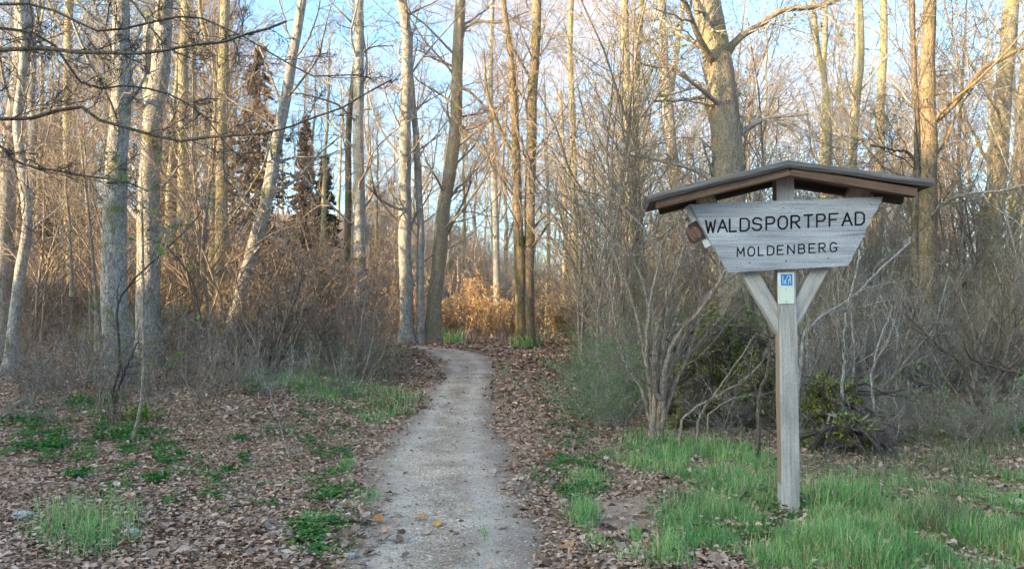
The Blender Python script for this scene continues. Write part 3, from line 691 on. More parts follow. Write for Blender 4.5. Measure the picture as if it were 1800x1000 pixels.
T('grey brown tree just right of the sign with a bough rising right', [(1634, 650), (1627, 500), (1630, 350), (1630, 150), (1634, 0)], 44, 20, 15.5, M_brown, M_twigg, 23, n1=18, limbs=[([(1644, 215), (1690, 170), (1728, 122), (1775, 96), (1830, 70)], 10, 6, -.6)])
T('thin dark trunk touching the grey brown tree right of the sign', [(1612, 640), (1608, 400), (1612, 250), (1606, 100), (1603, 0)], 13, 9, 14.5, M_dark, M_dtwig, 24, n1=14, limbs=[([(1612, 290), (1595, 268), (1560, 262), (1530, 254)], 6, 3, -.3)])
T('warm lit slanting trunk near the right edge', [(1733, 640), (1742, 430), (1756, 270), (1768, 120), (1778, 0)], 40, 22, 18, M_yellow, M_twigg, 25, n1=16)
T('rightmost slim sunlit trunk', [(1772, 620), (1778, 450), (1790, 280), (1802, 130), (1812, 0)], 24, 14, 20, M_yellow, M_twigg, 26, n1=14, limbs=[([(1790, 165), (1800, 163), (1830, 158)], 6, 4)])
T('thin dark leaning stem between the right trunks', [(1700, 600), (1692, 420), (1685, 280), (1690, 180)], 9, 5, 19, M_dark, M_dtwig, 27, n1=14)
T('thin grey trunk left of the leaning tree in the left wood', [(160, 560), (154, 400), (150, 280)], 8, 4, 20, M_twig, M_twig, 28, n1=12, ext=2)
T('twin reddish brown saplings left of the thick grey tree', [(168, 520), (158, 400), (148, 310)], 8, 4, 15, M_twig, M_twig, 29, n1=10, ext=1.5, extra_stems=[([(126, 520), (124, 420), (117, 340), (114, 300)], 6, 3)])
T('lone thin sapling standing in front of the left thicket', [(226, 790), (249, 700), (252, 560), (251, 440), (250, 380)], 6, 3, 9.2, M_twig, M_twigg, 30, n1=9, ext=.6, absL=.9, foliage=M_spring, nf=170, parts=3, flare=.1)

# near tree outside the left edge, its long branches hang into view
T('tree just outside the left edge whose long dark boughs hang across the upper left', [(-190, 700), (-190, 400), (-185, 100), (-180, -150)], 52, 34, 8.5, M_dark, M_dtwig, 31, n1=3, absL=1.2, parts=0, k3=6, k4=3, limbs=[
    ([(-185, 150), (0, 88), (120, 91), (230, 93), (330, 82), (430, 62), (505, 36)], 9, 4, -.6),
    ([(-185, 200), (0, 208), (70, 203), (132, 184), (162, 207), (224, 227), (290, 242), (328, 248), (400, 240), (480, 232), (540, 212), (600, 188), (690, 140)], 8, 2.5, -.3),
    ([(-185, 240), (0, 255), (12, 276), (80, 298), (160, 309), (224, 320), (262, 336)], 6, 2.5, -.4),
    ([(-185, 40), (60, 60), (150, 150), (240, 150), (340, 190), (420, 275), (480, 285)], 6, 2, .8),
    ([(-185, -40), (100, -70), (228, 0), (256, 40), (296, 86), (335, 105)], 7, 3, -.2),
    ([(-185, 20), (60, 10), (180, 55), (330, 30), (420, 60), (540, 130), (640, 130)], 6, 2, .4)])

# ------------------------------------------------------------------ far trees: four built, the rest copied
def far_proto(seed, bk, tw, hgt, r0, fork=False, n1=26):
    rg = np.random.default_rng(seed); n = 26
    P = np.zeros((n, 3)); P[:, 2] = np.linspace(-.3, hgt, n); w = np.cumsum(rg.normal(size=(n, 2)) * .06, 0); P[:, :2] = w - w[0]
    Rr = r0 * np.linspace(1, .18, n); groups = [(P[None], Rr[None], 9)]; src = [(P[None], Rr[None])]
    if fork:
        F1, R1 = spawn(P[None], Rr[None], 2, .25, .6, .35, .55, .75, 14, .05, .12, rg); groups.append((F1, R1, 7)); src.append((F1, R1))
    root = thing('distant_tree', '', 'tree')
    link('trunk', tube_mesh('trunk', groups, bk), root)
    cg = [crown_groups(a, b, rg, n1=n1 if i == 0 else 9, absL=4.2, t0=.18, rmin=.011, k3=5, k4=2, n2=5, ang=.7, up=.09) for i, (a, b) in enumerate(src)]
    link('crown', tube_mesh('crown', [(g[0], g[1], 4 if k == 0 else 3) for c_ in cg for k, g in enumerate(c_)], tw), root)
    return root
FP = [far_proto(101, M_yellow, M_twig, 19, .24), far_proto(102, M_grey, M_twig, 21, .27, True), far_proto(103, M_brown, M_twig, 17, .20), far_proto(104, M_pale, M_twigg, 20, .22, True)]
used = [False] * 4
def far_tree(x, y, k, sc, label, group, rz):
    p = (float(x), float(y), float(height(x, y)) - .05)
    if not used[k]:
        used[k] = True; r = FP[k]; r.location = p; r.rotation_euler = (0, 0, rz); r.scale = (sc, sc, sc); r['label'] = label; r['group'] = group; return
    copy_thing(FP[k], p, rz, sc, label, group)
rg = np.random.default_rng(55)
zones = [(-60, 420, 30, 60, 24, ['bare distant tree left of the slim sunlit tree', 'bare distant tree behind the thick grey tree', 'bare distant tree behind the yellow trunks'], 'distant trees on the left slope'),
         (420, 700, 44, 95, 12, ['bare distant tree right of the leaning tree', 'bare distant tree around the straight tall tree'], 'distant trees behind the brown thicket'),
         (700, 960, 50, 115, 16, ['bare distant tree around the trunk clump', 'bare distant tree between clump and twin stemmed tree'], 'distant trees beyond the lit bushes'),
         (960, 1400, 34, 80, 20, ['bare distant tree right of the twin stemmed tree', 'bare distant tree around the mossy trunk', 'bare distant tree around the thick old tree'], 'distant trees between bend and sign'),
         (1400, 1860, 27, 75, 18, ['bare distant tree above the sign roof', 'bare distant tree around the grey brown tree', 'bare distant tree near the right edge'], 'distant trees right of the sign')]
for x0, x1, y0, y1, n, lab, grp in zones:
    for i in range(n):
        Yd = y0 + (y1 - y0) * rg.random() ** .8; px = x0 + (x1 - x0) * (i + rg.random()) / n
        far_tree((px - 900) / F * Yd, Yd, int(rg.integers(0, 4)), rg.uniform(.7, 1.15), lab[min(int((px - x0) / (x1 - x0) * len(lab)), len(lab) - 1)], grp, rg.uniform(0, 6.28))

# ------------------------------------------------------------------ conifers
def conifer(label, px, py_base, Yd, hgt, wd, mat, seed, n=2600, tip=None):
    rg = np.random.default_rng(seed); p = at(px, 560, Yd); gz = float(height(p[0], p[1]))
    root = thing('conifer', label, 'tree', (float(p[0]), float(p[1]), gz))
    t = np.linspace(0, 1, 14)[None]; P = np.stack([0 * t, 0 * t, t * hgt - .2], -1)
    link('trunk', tube_mesh('trunk', [(P, np.linspace(.16, .02, 14)[None], 8)], M_dark), root)
    B = 170; hb = .08 + .9 * (np.arange(B) + rg.random(B)) / B; az = rg.uniform(0, 6.28, B); Lb = wd * (1 - hb) ** .8 * rg.uniform(.7, 1.15, B) + .15
    k = np.linspace(0, 1, 6); BP = np.stack([np.cos(az)[:, None] * Lb[:, None] * k, np.sin(az)[:, None] * Lb[:, None] * k, hb[:, None] * hgt - Lb[:, None] * .35 * k ** 1.3], -1)
    P2, R2 = spawn(BP, np.full((B, 6), .02), 8, .1, 1, .9, .35, .6, 3, .1, -.1, rg, rmin=.006)
    link('crown', tube_mesh('crown', [(BP, np.full((B, 6), .018), 3), (P2, R2, 3)], M_dtwig), root)
    lp = np.concatenate([on_tubes(P2, n * 2, rg, 0), on_tubes(BP, n, rg, .1)]); V_, Q_ = leaves(lp, .36, rg, fold=.1, aspect=.35)
    link('needles', mesh_np('needles', V_, Q_, mat), root, kind='stuff')
conifer('brown green conical conifer rising behind the leaning tree', 450, 600, 48, 16.5, 3.6, M_brownleaf, 61)
conifer('small narrow brownish spruce right of the leaning tree', 533, 600, 62, 12.0, 1.5, M_brownleaf, 62)
conifer('dark evergreen behind the slim sunlit tree on the left', 80, 600, 40, 9.5, 3.6, M_needle, 63, 3500)
conifer('low dark spruce tip right of the narrow brownish spruce', 568, 600, 66, 8.5, 1.6, M_needle, 64)
conifer('dense dark evergreen between the rough forked tree and the yellow trunks', 300, 600, 36, 9.0, 2.6, M_brownleaf, 65, 3000)

# ------------------------------------------------------------------ shrubs: a few built, the rest copied
def shrub_proto(name, label, cat, seed, h, stems, spread, bk, rmin, fol=None, nfol=0, lsize=.05, arch=-.02, n2=6, n3=5, n4=3, tilt=.5, ang=.7):
    rg = np.random.default_rng(seed); K = 9
    az = rg.uniform(0, 6.28, stems); til = rg.uniform(.05, tilt, stems)
    d = np.stack([np.cos(az) * np.sin(til), np.sin(az) * np.sin(til), np.cos(til)], -1)
    P = np.zeros((stems, K, 3)); P[:, 0, :2] = rg.normal(size=(stems, 2)) * spread; P[:, 0, 2] = -.1; Ls = h * rg.uniform(.6, 1.1, (stems, 1))
    for k in range(1, K):
        d = nrm(d + rg.normal(size=d.shape) * .10 + np.array([0, 0, arch])); P[:, k] = P[:, k - 1] + d * Ls / (K - 1)
    Rr = np.linspace(1, .3, K)[None] * (h * (.0095 if h < 5 else .0040)) * rg.uniform(.6, 1.4, (stems, 1))
    P2, R2 = spawn(P, Rr, n2, .1, 1, ang, .45, .6, 6, .16, .03, rg, rmin=rmin)
    P3, R3 = spawn(P2, R2, n3, .1, 1, ang, .5, .7, 4, .2, .02, rg, rmin=rmin * .8)
    P4, R4 = spawn(P3, R3, n4, .1, 1, ang, .55, .8, 3, .2, .0, rg, rmin=rmin * .7)
    root = thing(name, label, cat)
    link('stems', tube_mesh('stems', [(P, Rr, 6)], bk), root)
    link('twigs', tube_mesh('twigs', [(P2, R2, 4), (P3, R3, 3), (P4, R4, 3)], bk), root)
    if fol:
        lp = np.concatenate([on_tubes(P4, nfol // 2, rg, .2), on_tubes(P3, nfol - nfol // 2, rg, .3)])
        V_, Q_ = leaves(lp, lsize, rg); link('foliage', mesh_np('foliage', V_, Q_, fol), root)
    return root
SP = {
 'grey1': shrub_proto('bare_shrub', '', 'shrub', 201, 1.7, 9, .16, M_twigg, .0036, n2=6, n3=4, n4=2),
 'grey2': shrub_proto('bare_shrub', '', 'shrub', 202, 1.5, 11, .25, M_twigg, .0036, n3=4, n4=2, tilt=.9, arch=-.06),
 'grey3': shrub_proto('bare_shrub', '', 'shrub', 203, 2.1, 7, .12, M_twig, .003, M_spring, 130, .035),
 'sap1': shrub_proto('slender_sapling', '', 'sapling', 231, 7.5, 2, .12, M_twigg, .0042, M_spring, 260, .05, arch=.02, n2=20, n3=6, n4=4, tilt=.16, ang=.6),
 'sap2': shrub_proto('slender_sapling', '', 'sapling', 232, 8.5, 3, .2, M_twig, .0042, M_spring, 160, .05, arch=.02, n2=18, n3=6, n4=3, tilt=.2, ang=.7),
 'sap3': shrub_proto('slender_sapling', '', 'sapling', 233, 6.5, 3, .3, M_twigg, .0042, None, 0, arch=.0, n2=16, n3=6, n4=4, tilt=.35, ang=.75),
 'warm1': shrub_proto('bare_shrub', '', 'shrub', 224, 1.7, 8, .2, M_twig, .0036, M_brownleaf, 160, .05, n3=4, n4=2),
 'tallgrey': shrub_proto('bare_shrub', '', 'shrub', 214, 3.2, 10, .35, M_twigg, .0045),
 'brown1': shrub_proto('brown_thicket_shrub', '', 'shrub', 204, 3.4, 10, .3, M_twig, .006, M_brownleaf, 900, .07),
 'brown2': shrub_proto('brown_thicket_shrub', '', 'shrub', 205, 3.0, 12, .4, M_twig, .006, M_brownleaf, 500, .07, tilt=.8),
 'orange1': shrub_proto('beech_bush', '', 'shrub', 206, 2.4, 10, .3, M_twig, .006, M_orange, 7000, .065),
 'orange2': shrub_proto('beech_bush', '', 'shrub', 207, 2.0, 11, .4, M_twig, .006, M_orange, 8000, .065, tilt=.8),
 'green1': shrub_proto('green_shrub', '', 'shrub', 208, 1.35, 14, .28, M_twigg, .0026, M_bluegreen, 3600, .028, tilt=.6),
 'green2': shrub_proto('green_shrub', '', 'shrub', 209, 1.1, 16, .35, M_twigg, .0026, M_bluegreen, 3000, .030, tilt=.8),
 'low1': shrub_proto('low_bramble', '', 'bramble', 210, .75, 14, .25, M_twigg, .0022, M_bluegreen, 420, .03, tilt=1.1, arch=-.12),
 'low2': shrub_proto('low_bramble', '', 'bramble', 211, .6, 16, .3, M_twig, .0022, None, 0, tilt=1.2, arch=-.1),
}
sused = {}
def shrub(kind, px, Yd, sc, label, group=None, rz=None, z=0):
    p = at(px, 560, Yd); loc_ = (float(p[0]), float(p[1]), float(height(p[0], p[1])) + z); rz = rg.uniform(0, 6.28) if rz is None else rz
    if kind not in sused:
        sused[kind] = 1; r = SP[kind]; r.location = loc_; r.rotation_euler = (0, 0, rz); r.scale = (sc,) * 3; r['label'] = label
        if group: r['group'] = group
        return r
    c = copy_thing(SP[kind], loc_, rz, sc, label, group)
    if not group and 'group' in c: del c['group']
    return c
rg = np.random.default_rng(77)
def strew(kinds, n, x0, x1, y0, y1, s0, s1, label, group, avoid=True):
    done = 0; tries = 0
    while done < n and tries < n * 8:
        tries += 1; px = x0 + (x1 - x0) * ((done + rg.random()) / n); Yd = rg.uniform(y0, y1); p = at(px, 560, Yd)
        if avoid and path_dist(np.array([p[0]]), np.array([p[1]]))[0] < .9: continue
        lb = label if isinstance(label, str) else label[min(int((px - x0) / (x1 - x0) * len(label)), len(label) - 1)]
        shrub(kinds[int(rg.integers(0, len(kinds)))], px, Yd, rg.uniform(s0, s1), lb, group); done += 1
# left grey thicket
strew(['grey1', 'grey2', 'grey3', 'warm1'], 24, -40, 470, 12.5, 19, .65, 1.0, ['bare grey shrub of the left thicket at the left edge of the photo', 'bare grey shrub of the left thicket below the slim sunlit tree', 'bare grey shrub of the left thicket at the foot of the thick grey tree', 'bare grey shrub of the left thicket at the foot of the rough forked tree', 'bare grey shrub of the left thicket below the leaning tree'], 'bare shrubs in the left thicket')
strew(['grey1', 'grey2', 'warm1'], 7, -30, 420, 10.2, 12, .4, .7, ['knee high bare shrub fronting the left thicket at the photo edge', 'knee high bare shrub fronting the left thicket near the lone sapling', 'knee high bare shrub fronting the left thicket below the leaning tree'], 'low shrubs fronting the left thicket')
strew(['brown1', 'brown2'], 40, 300, 655, 20, 44, .8, 1.35, ['tall brown twiggy shrub left of the yellow sunlit trunk', 'tall brown twiggy shrub behind the leaning tree', 'tall brown twiggy shrub right of the leaning tree', 'tall brown twiggy shrub left of the dark slim trunk', 'tall brown twiggy shrub at the straight tall tree by the bend'], 'brown thicket shrubs left of the bend')
strew(['brown1', 'brown2'], 26, -60, 330, 20, 42, .8, 1.3, ['tall brown shrub deep in the wood at the left edge', 'tall brown shrub deep in the wood behind the slim sunlit tree', 'tall brown shrub deep in the wood behind the thick grey tree'], 'brown shrubs deep in the left wood')
strew(['grey1', 'brown2', 'grey2'], 16, 430, 650, 15, 21, .6, .95, ['bushy grey brown shrub fronting the brown thicket below the leaning tree', 'bushy grey brown shrub fronting the brown thicket above the grass bank', 'bushy grey brown shrub fronting the brown thicket nearest the path bend'], 'shrubs at the foot of the brown thicket')
strew(['tallgrey', 'brown2'], 70, 640, 980, 44, 105, 1.3, 2.2, ['dim far twiggy bush seen left of the trunk clump', 'dim far twiggy bush seen behind the trunk clump', 'dim far twiggy bush seen between trunk clump and twin stemmed tree', 'dim far twiggy bush seen right of the twin stemmed tree'], 'bushes behind the lit orange bushes', False)
strew(['brown1', 'tallgrey'], 22, 1045, 1330, 24, 42, .9, 1.5, ['twiggy bush in the back row just right of the orange bushes', 'twiggy bush in the back row below the mossy trunk', 'twiggy bush in the back row behind the arching shrub', 'twiggy bush in the back row behind the large stump'], 'bushes between the bend and the sign', False)
strew(['grey1', 'grey3', 'green1'], 14, 1060, 1230, 13.5, 21, 1.0, 1.6, ['half green shrub behind the right verge shrubs', 'half green shrub between green shrubs and arching shrub', 'half green shrub right behind the arching shrub'], 'shrubs behind the arching shrub')
strew(['grey1', 'grey2', 'grey3'], 38, 1380, 1850, 11.5, 18, 1.0, 1.5, ['bare grey shrub of the right thicket directly behind the post', 'bare grey shrub of the right thicket just right of the post', 'bare grey shrub of the right thicket below the right roof end', 'bare grey shrub of the right thicket before the grey brown tree', 'bare grey shrub of the right thicket before the slanting lit trunk', 'bare grey shrub of the right thicket at the right edge'], 'bare shrubs in the right thicket')
strew(['tallgrey', 'tallgrey', 'grey1'], 30, 1380, 1860, 18, 34, 1.0, 1.7, ['tall bare shrub rising behind the thicket behind the sign board', 'tall bare shrub rising behind the thicket below the roof end', 'tall bare shrub rising behind the thicket around the grey brown tree', 'tall bare shrub rising behind the thicket at the right edge'], 'tall shrubs behind the right thicket')
strew(['low1', 'low2'], 22, 1420, 1850, 9.4, 11.4, .8, 1.25, ['low tangled bramble right of the small mossy mound', 'low tangled bramble before the middle of the right thicket', 'low tangled bramble at the lower right thicket edge'], 'brambles fronting the right thicket')
strew(['low1', 'low2'], 12, 440, 720, 14, 20, .8, 1.2, ['low bramble on the left bank below the leaning tree', 'low bramble on the left bank above the green grass patch', 'low bramble on the left bank nearest the path bend'], 'brambles on the left bank')
strew(['sap1', 'sap2', 'sap3'], 9, 1010, 1260, 14.5, 24, .85, 1.3, ['slender twiggy sapling behind the green verge shrubs', 'slender twiggy sapling around the mossy trunk', 'slender twiggy sapling left of the thick old tree'], 'slender saplings between the bend and the sign')
strew(['sap1', 'sap2', 'sap3'], 12, 1260, 1860, 14, 25, .85, 1.3, ['slender twiggy sapling around the thick old tree', 'slender twiggy sapling above the right roof half', 'slender twiggy sapling around the grey brown tree', 'slender twiggy sapling near the right edge'], 'slender saplings behind the sign')
strew(['sap2', 'sap3'], 5, -20, 440, 17, 28, .8, 1.2, ['slender twiggy sapling left of the thick grey tree', 'slender twiggy sapling around the leaning tree'], 'slender saplings in the left wood')
# lit beech bushes at the bend
for i, (k, px, Yd, sc) in enumerate([('orange1', 735, 37, 1.0), ('orange2', 790, 38, 1.1), ('orange1', 822, 36.5, 1.25), ('orange2', 868, 34, 1.0), ('orange2', 898, 33, .95), ('orange1', 962, 29.5, 1.05), ('orange2', 995, 28.5, 1.0), ('orange1', 690, 33, 1.0), ('orange2', 664, 33, .8), ('orange1', 845, 40, 1.2)]):
    shrub(k, px, Yd, sc, ['orange leaved beech bush just right of the trunk clump', 'rusty bush in the gap behind the clump of trunks', 'tallest rusty beech bush between the two tree groups', 'golden bush brightest lit, left of the twin stemmed tree',
        'golden bush touching the twin stemmed tree from the left', 'orange bush immediately right of the twin stemmed tree', 'rightmost orange bush by the green shrubs', 'orange bush left of the pale trunk where the path disappears',
        'small orange bush at the end of the path, leftmost of its kind', 'rusty bush behind the golden bushes'][i], 'lit beech bushes at the path bend')
# green shrubs right of the path
for i, (k, px, Yd, sc) in enumerate([('green1', 1038, 16.0, .85), ('green2', 1068, 13.2, 1.1), ('green1', 1098, 12.0, 1.0), ('green2', 1046, 11.6, .8), ('green1', 1122, 13.8, 1.15), ('green2', 1026, 19.5, .75), ('green1', 1078, 10.6, .62)]):
    shrub(k, px, Yd, sc, ['green shrub standing farthest up the right verge but one', 'round green shrub in the middle of the right verge group', 'dense green shrub just left of the arching shrub', 'low green shrub nearest the path edge on the right verge',
        'tall green shrub behind the arching shrub base', 'green shrub farthest up the right verge', 'smallest and nearest green shrub left of the grass'][i], 'green shrubs on the right verge')

# the arching many stemmed shrub left of the sign
def poly_shrub(name, label, cat, Yd, stems, bk, seed, n1=7, Lf=.3, rmin=.0028, levels=3, fol=None, nfol=0):
    rg = np.random.default_rng(seed); allP, allR = [], []
    for lp, a0, a1, dY in stems:
        q = np.array(lp, float); Q = spline(at(q[:, 0], q[:, 1], Yd + np.linspace(0, 1, len(q)) * dY), 22)
        if q[0, 1] > 600: Q[0, 2] = height(Q[0, 0], Q[0, 1]) - .05
        Q[1:] += rg.normal(size=Q[1:].shape) * .006
        allP.append(Q); allR.append(np.linspace(a0, a1, 22) * Yd / F / 2)
    P = np.array(allP); Rr = np.array(allR); base = Vector(map(float, P[0, 0])); base.z = float(height(base.x, base.y)); off = np.array(base)
    root = thing(name, label, cat, base)
    for i in range(len(P)): link('stem', tube_mesh('stem', [(P[i:i + 1] - off, Rr[i:i + 1], 8)], bk), root)
    P2, R2 = spawn(P, Rr, n1, .25, 1, .75, Lf, .5, 6, .16, .03, rg, rmin=rmin * 1.2)
    P3, R3 = spawn(P2, R2, 5, .1, 1, .75, .5, .6, 4, .2, .02, rg, rmin=rmin)
    P4, R4 = spawn(P3, R3, 3, .1, 1, .75, .5, .7, 3, .2, .0, rg, rmin=rmin * .8)
    link('twigs', tube_mesh('twigs', [(P2 - off, R2, 4), (P3 - off, R3, 3), (P4 - off, R4, 3)], bk), root)
    if fol:
        V_, Q_ = leaves(on_tubes(P4, nfol, rg) - off, .035, rg); link('foliage', mesh_np('foliage', V_, Q_, fol), root)
    return root
poly_shrub('arching_shrub', 'large many stemmed arching bare shrub between the green shrubs and the sign', 'shrub', 9.6, [
    ([(1150, 765), (1162, 720), (1175, 660), (1205, 590), (1245, 520), (1310, 470), (1370, 430)], 13, 4, .3),
    ([(1146, 765), (1152, 700), (1150, 630), (1160, 560), (1190, 480), (1200, 420), (1180, 380)], 11, 4, -.2),
    ([(1155, 768), (1166, 740), (1163, 705), (1146, 680), (1136, 640), (1140, 560), (1150, 500), (1168, 420)], 9, 4, -.3),
    ([(1143, 762), (1142, 680), (1128, 600), (1112, 530), (1090, 470), (1060, 410), (1010, 350)], 9, 3, .4),
    ([(1156, 766), (1164, 690), (1180, 610), (1230, 545), (1262, 500), (1300, 440), (1345, 420)], 11, 4, -.4),
    ([(1148, 766), (1138, 650), (1140, 560), (1125, 480), (1085, 430), (1040, 400)], 8, 3, .6),
    ([(1152, 766), (1160, 660), (1172, 560), (1165, 470), (1130, 400), (1070, 350), (1000, 330)], 9, 3, 0),
    ([(1160, 768), (1180, 690), (1210, 620), (1232, 540), (1222, 470), (1195, 400), (1160, 330)], 9, 3, .2),
    ([(1146, 764), (1130, 690), (1100, 640), (1080, 560), (1070, 480)], 7, 3, .1),
    ([(1158, 766), (1190, 660), (1240, 590), (1290, 530), (1330, 500)], 8, 3, .5)], M_twig, 301, n1=9, Lf=.28, fol=M_spring, nfol=110)
poly_shrub('dark_sapling', 'dark crooked sapling stem standing close left of the sign post', 'sapling', 8.2, [
    ([(1331, 795), (1332, 740), (1336, 690), (1352, 640), (1350, 580), (1336, 520)], 9, 3, 0),
    ([(1334, 745), (1352, 757), (1368, 768)], 4, 2, 0)], M_dark, 302, n1=4, Lf=.3)
poly_shrub('fallen_branch', 'thin bent bare branch leaning from the arching shrub towards the post', 'branch', 9.0, [
    ([(1192, 742), (1225, 716), (1270, 690), (1310, 665), (1345, 630)], 5, 2.5, 0),
    ([(1222, 748), (1240, 715), (1262, 685), (1300, 630), (1325, 590)], 4, 2, .2),
    ([(1240, 730), (1280, 705), (1320, 695), (1352, 692)], 3.5, 2, 0)], M_twig, 303, n1=4, Lf=.25)
poly_shrub('leaning_sapling', 'thin sapling leaning right from the post through the right thicket', 'sapling', 9.8, [
    ([(1400, 720), (1412, 600), (1440, 560), (1500, 520), (1560, 462), (1600, 425)], 7, 3, .4),
    ([(1480, 700), (1484, 620), (1486, 560), (1500, 500), (1512, 440)], 6, 3, .2),
    ([(1536, 720), (1532, 660), (1545, 600), (1570, 540)], 5, 2, 0)], M_twigg, 304, n1=7, Lf=.3)
poly_shrub('dark_forked_shrub', 'dark forked shrub with long bent stems near the right edge', 'shrub', 10.6, [
    ([(1730, 725), (1735, 690), (1760, 650), (1775, 600), (1800, 540)], 9, 4, 0),
    ([(1728, 728), (1722, 680), (1745, 630), (1760, 560), (1765, 480)], 8, 3, .3),
    ([(1725, 726), (1705, 680), (1690, 640), (1640, 600), (1600, 560)], 6, 3, -.2),
    ([(1850, 665), (1790, 655), (1735, 640), (1700, 620), (1690, 560)], 6, 3, -.3),
    ([(1733, 726), (1770, 690), (1820, 660)], 6, 3, .1),
    ([(1718, 728), (1690, 700), (1640, 680), (1580, 660)], 5, 3, .1)], M_dark, 305, n1=8, Lf=.35)
poly_shrub('crossing_sapling', 'dark sapling whose two thin stems cross in front of the thick grey tree', 'sapling', 10.4, [
    ([(196, 700), (210, 640), (206, 545), (228, 500), (290, 440), (340, 390), (352, 372)], 5, 2.5, .2),
    ([(352, 560), (345, 520), (325, 470), (290, 432), (258, 420)], 4, 2, 0),
    ([(200, 705), (225, 640), (243, 600)], 5, 2, 0)], M_dtwig, 306, n1=6, Lf=.3, fol=M_spring, nfol=260)
poly_shrub('dark_bush', 'dark stemmed bush at the foot of the brown thicket beside the grass bank', 'shrub', 15.5, [
    ([(478, 690), (484, 620), (500, 570), (525, 510), (530, 470)], 7, 3, 0), ([(480, 690), (498, 610), (540, 540)], 6, 3, .3), ([(476, 690), (470, 600), (455, 540)], 6, 3, 0),
    ([(470, 690), (440, 630), (420, 560)], 5, 2, 0), ([(560, 650), (565, 600), (575, 560)], 6, 3, .5)], M_dark, 307, n1=8, Lf=.4)

# ------------------------------------------------------------------ mossy root stumps
def stump(label, x0, x1, y0, y1, Yd, seed, nm=1500):
    rg = np.random.default_rng(seed); c = at((x0 + x1) / 2, y1, Yd); gz = float(height(c[0], c[1])); rx = (x1 - x0) / F * Yd / 2; hz_ = at((x0 + x1) / 2, y0, Yd)[2] - gz
    root = thing('mossy_root_stump', label, 'tree stump', (float(c[0]), float(c[1]), gz))
    bm = bmesh.new(); bmesh.ops.create_icosphere(bm, subdivisions=5, radius=1)
    from mathutils import noise as mn
    pts = []
    for v_ in bm.verts:
        p = v_.co.copy(); o = Vector((seed, 0, 0)); k = 1 + .7 * mn.noise(p * 1.5 + o) + .42 * mn.noise(p * 3.7 + o) + .2 * mn.noise(p * 9 + o)
        q = p * k; top = max(0, q.z); v_.co = Vector((q.x * rx * (1 - .25 * top), q.y * rx * .8, (q.z * .62 + .38) * hz_))
    bm_obj('root_mass', bm, M_root, root); me = root.children[0].data
    for p_ in me.polygons: p_.use_smooth = True
    co = np.array([v_.co for v_ in me.vertices]); no_ = np.array([v_.normal for v_ in me.vertices])
    sc_ = np.array([mn.noise(Vector(c_) * 2.3) for c_ in co]); ok = (co[:, 2] > -.05) & (sc_ + .4 * no_[:, 2] > -.22)
    idx = rg.choice(np.nonzero(ok)[0], nm * 7); V_, Q_ = leaves(co[idx] + rg.normal(size=(len(idx), 3)) * .03, .042, rg, fold=.2, aspect=.35)
    link('moss', mesh_np('moss', V_, Q_, M_moss), root, kind='stuff')
    P = np.zeros((26, 7, 3)); az = rg.uniform(2.6, 6.8, 26); r0 = rg.uniform(.5, 1.0, 26)
    P[:, 0] = np.stack([np.cos(az) * rx * r0, np.sin(az) * rx * r0 * .8, rg.uniform(.2, .95, 26) * hz_], -1); d = np.stack([np.cos(az), np.sin(az) - .5, rg.uniform(-.6, .8, 26)], -1)
    for k in range(1, 7): d = nrm(d + rg.normal(size=d.shape) * .3 + np.array([0, 0, -.15])); P[:, k] = P[:, k - 1] + d * .12
    link('roots', tube_mesh('roots', [(P, np.linspace(.02, .006, 7)[None] * rg.uniform(.5, 1.4, (26, 1)), 5)], M_dtwig), root)
    lp = rg.normal(size=(300, 3)) * [rx * .4, rx * .3, .05] + [0, 0, hz_ * .95]; V_, Q_ = leaves(lp, .12, rg, flat=-.2, fold=.1, aspect=.15)
    link('dry_grass', mesh_np('dry_grass', V_, Q_, M_drygrass), root, kind='stuff')
stump('large mossy dark root stump behind and left of the sign post', 1188, 1352, 555, 722, 11.0, 5, 2600)
stump('smaller mossy mound of roots right of the sign post', 1412, 1512, 672, 770, 10.2, 9, 900)
stump('low dark lump in place of a shaded hollow between the mossy mound and the right thicket', 1455, 1530, 738, 796, 8.9, 14, 250)  # dark lump added where there is only a dark, shaded hollow

strew(['low1', 'low2', 'grey2'], 2, 1195, 1350, 9.9, 10.6, .45, .6, ['low tangle of bare stems before the left half of the large mossy stump', 'low tangle of bare stems before the right half of the large mossy stump'], 'tangles before the mossy stump')
strew(['low2', 'low1', 'grey2'], 2, 1405, 1530, 9.2, 9.8, .45, .6, ['low tangle before the small mossy mound, post side', 'low tangle before the small mossy mound, thicket side'], 'tangles before the mossy mound')
# ------------------------------------------------------------------ leaf litter, pebbles, grass
def screen_pts(ells, rg):
    out = []
    for cx, cy, rx, ry, n in ells:
        r = np.sqrt(rg.random(n)) * (.5 + .8 * rg.random(n)); t = rg.uniform(0, 6.28, n); x = cx + rx * r * np.cos(t); y = cy + ry * r * np.sin(t)
        out.append(ground(x, y))
    return np.concatenate(out)
rg = np.random.default_rng(88)
def clump(x, y): return np.sin(x * 1.9 + 2) * np.sin(y * 1.6) + .6 * np.sin(x * 4.7 + y * 2.3) + .4 * np.sin(y * 6.1 - x * 3.3)
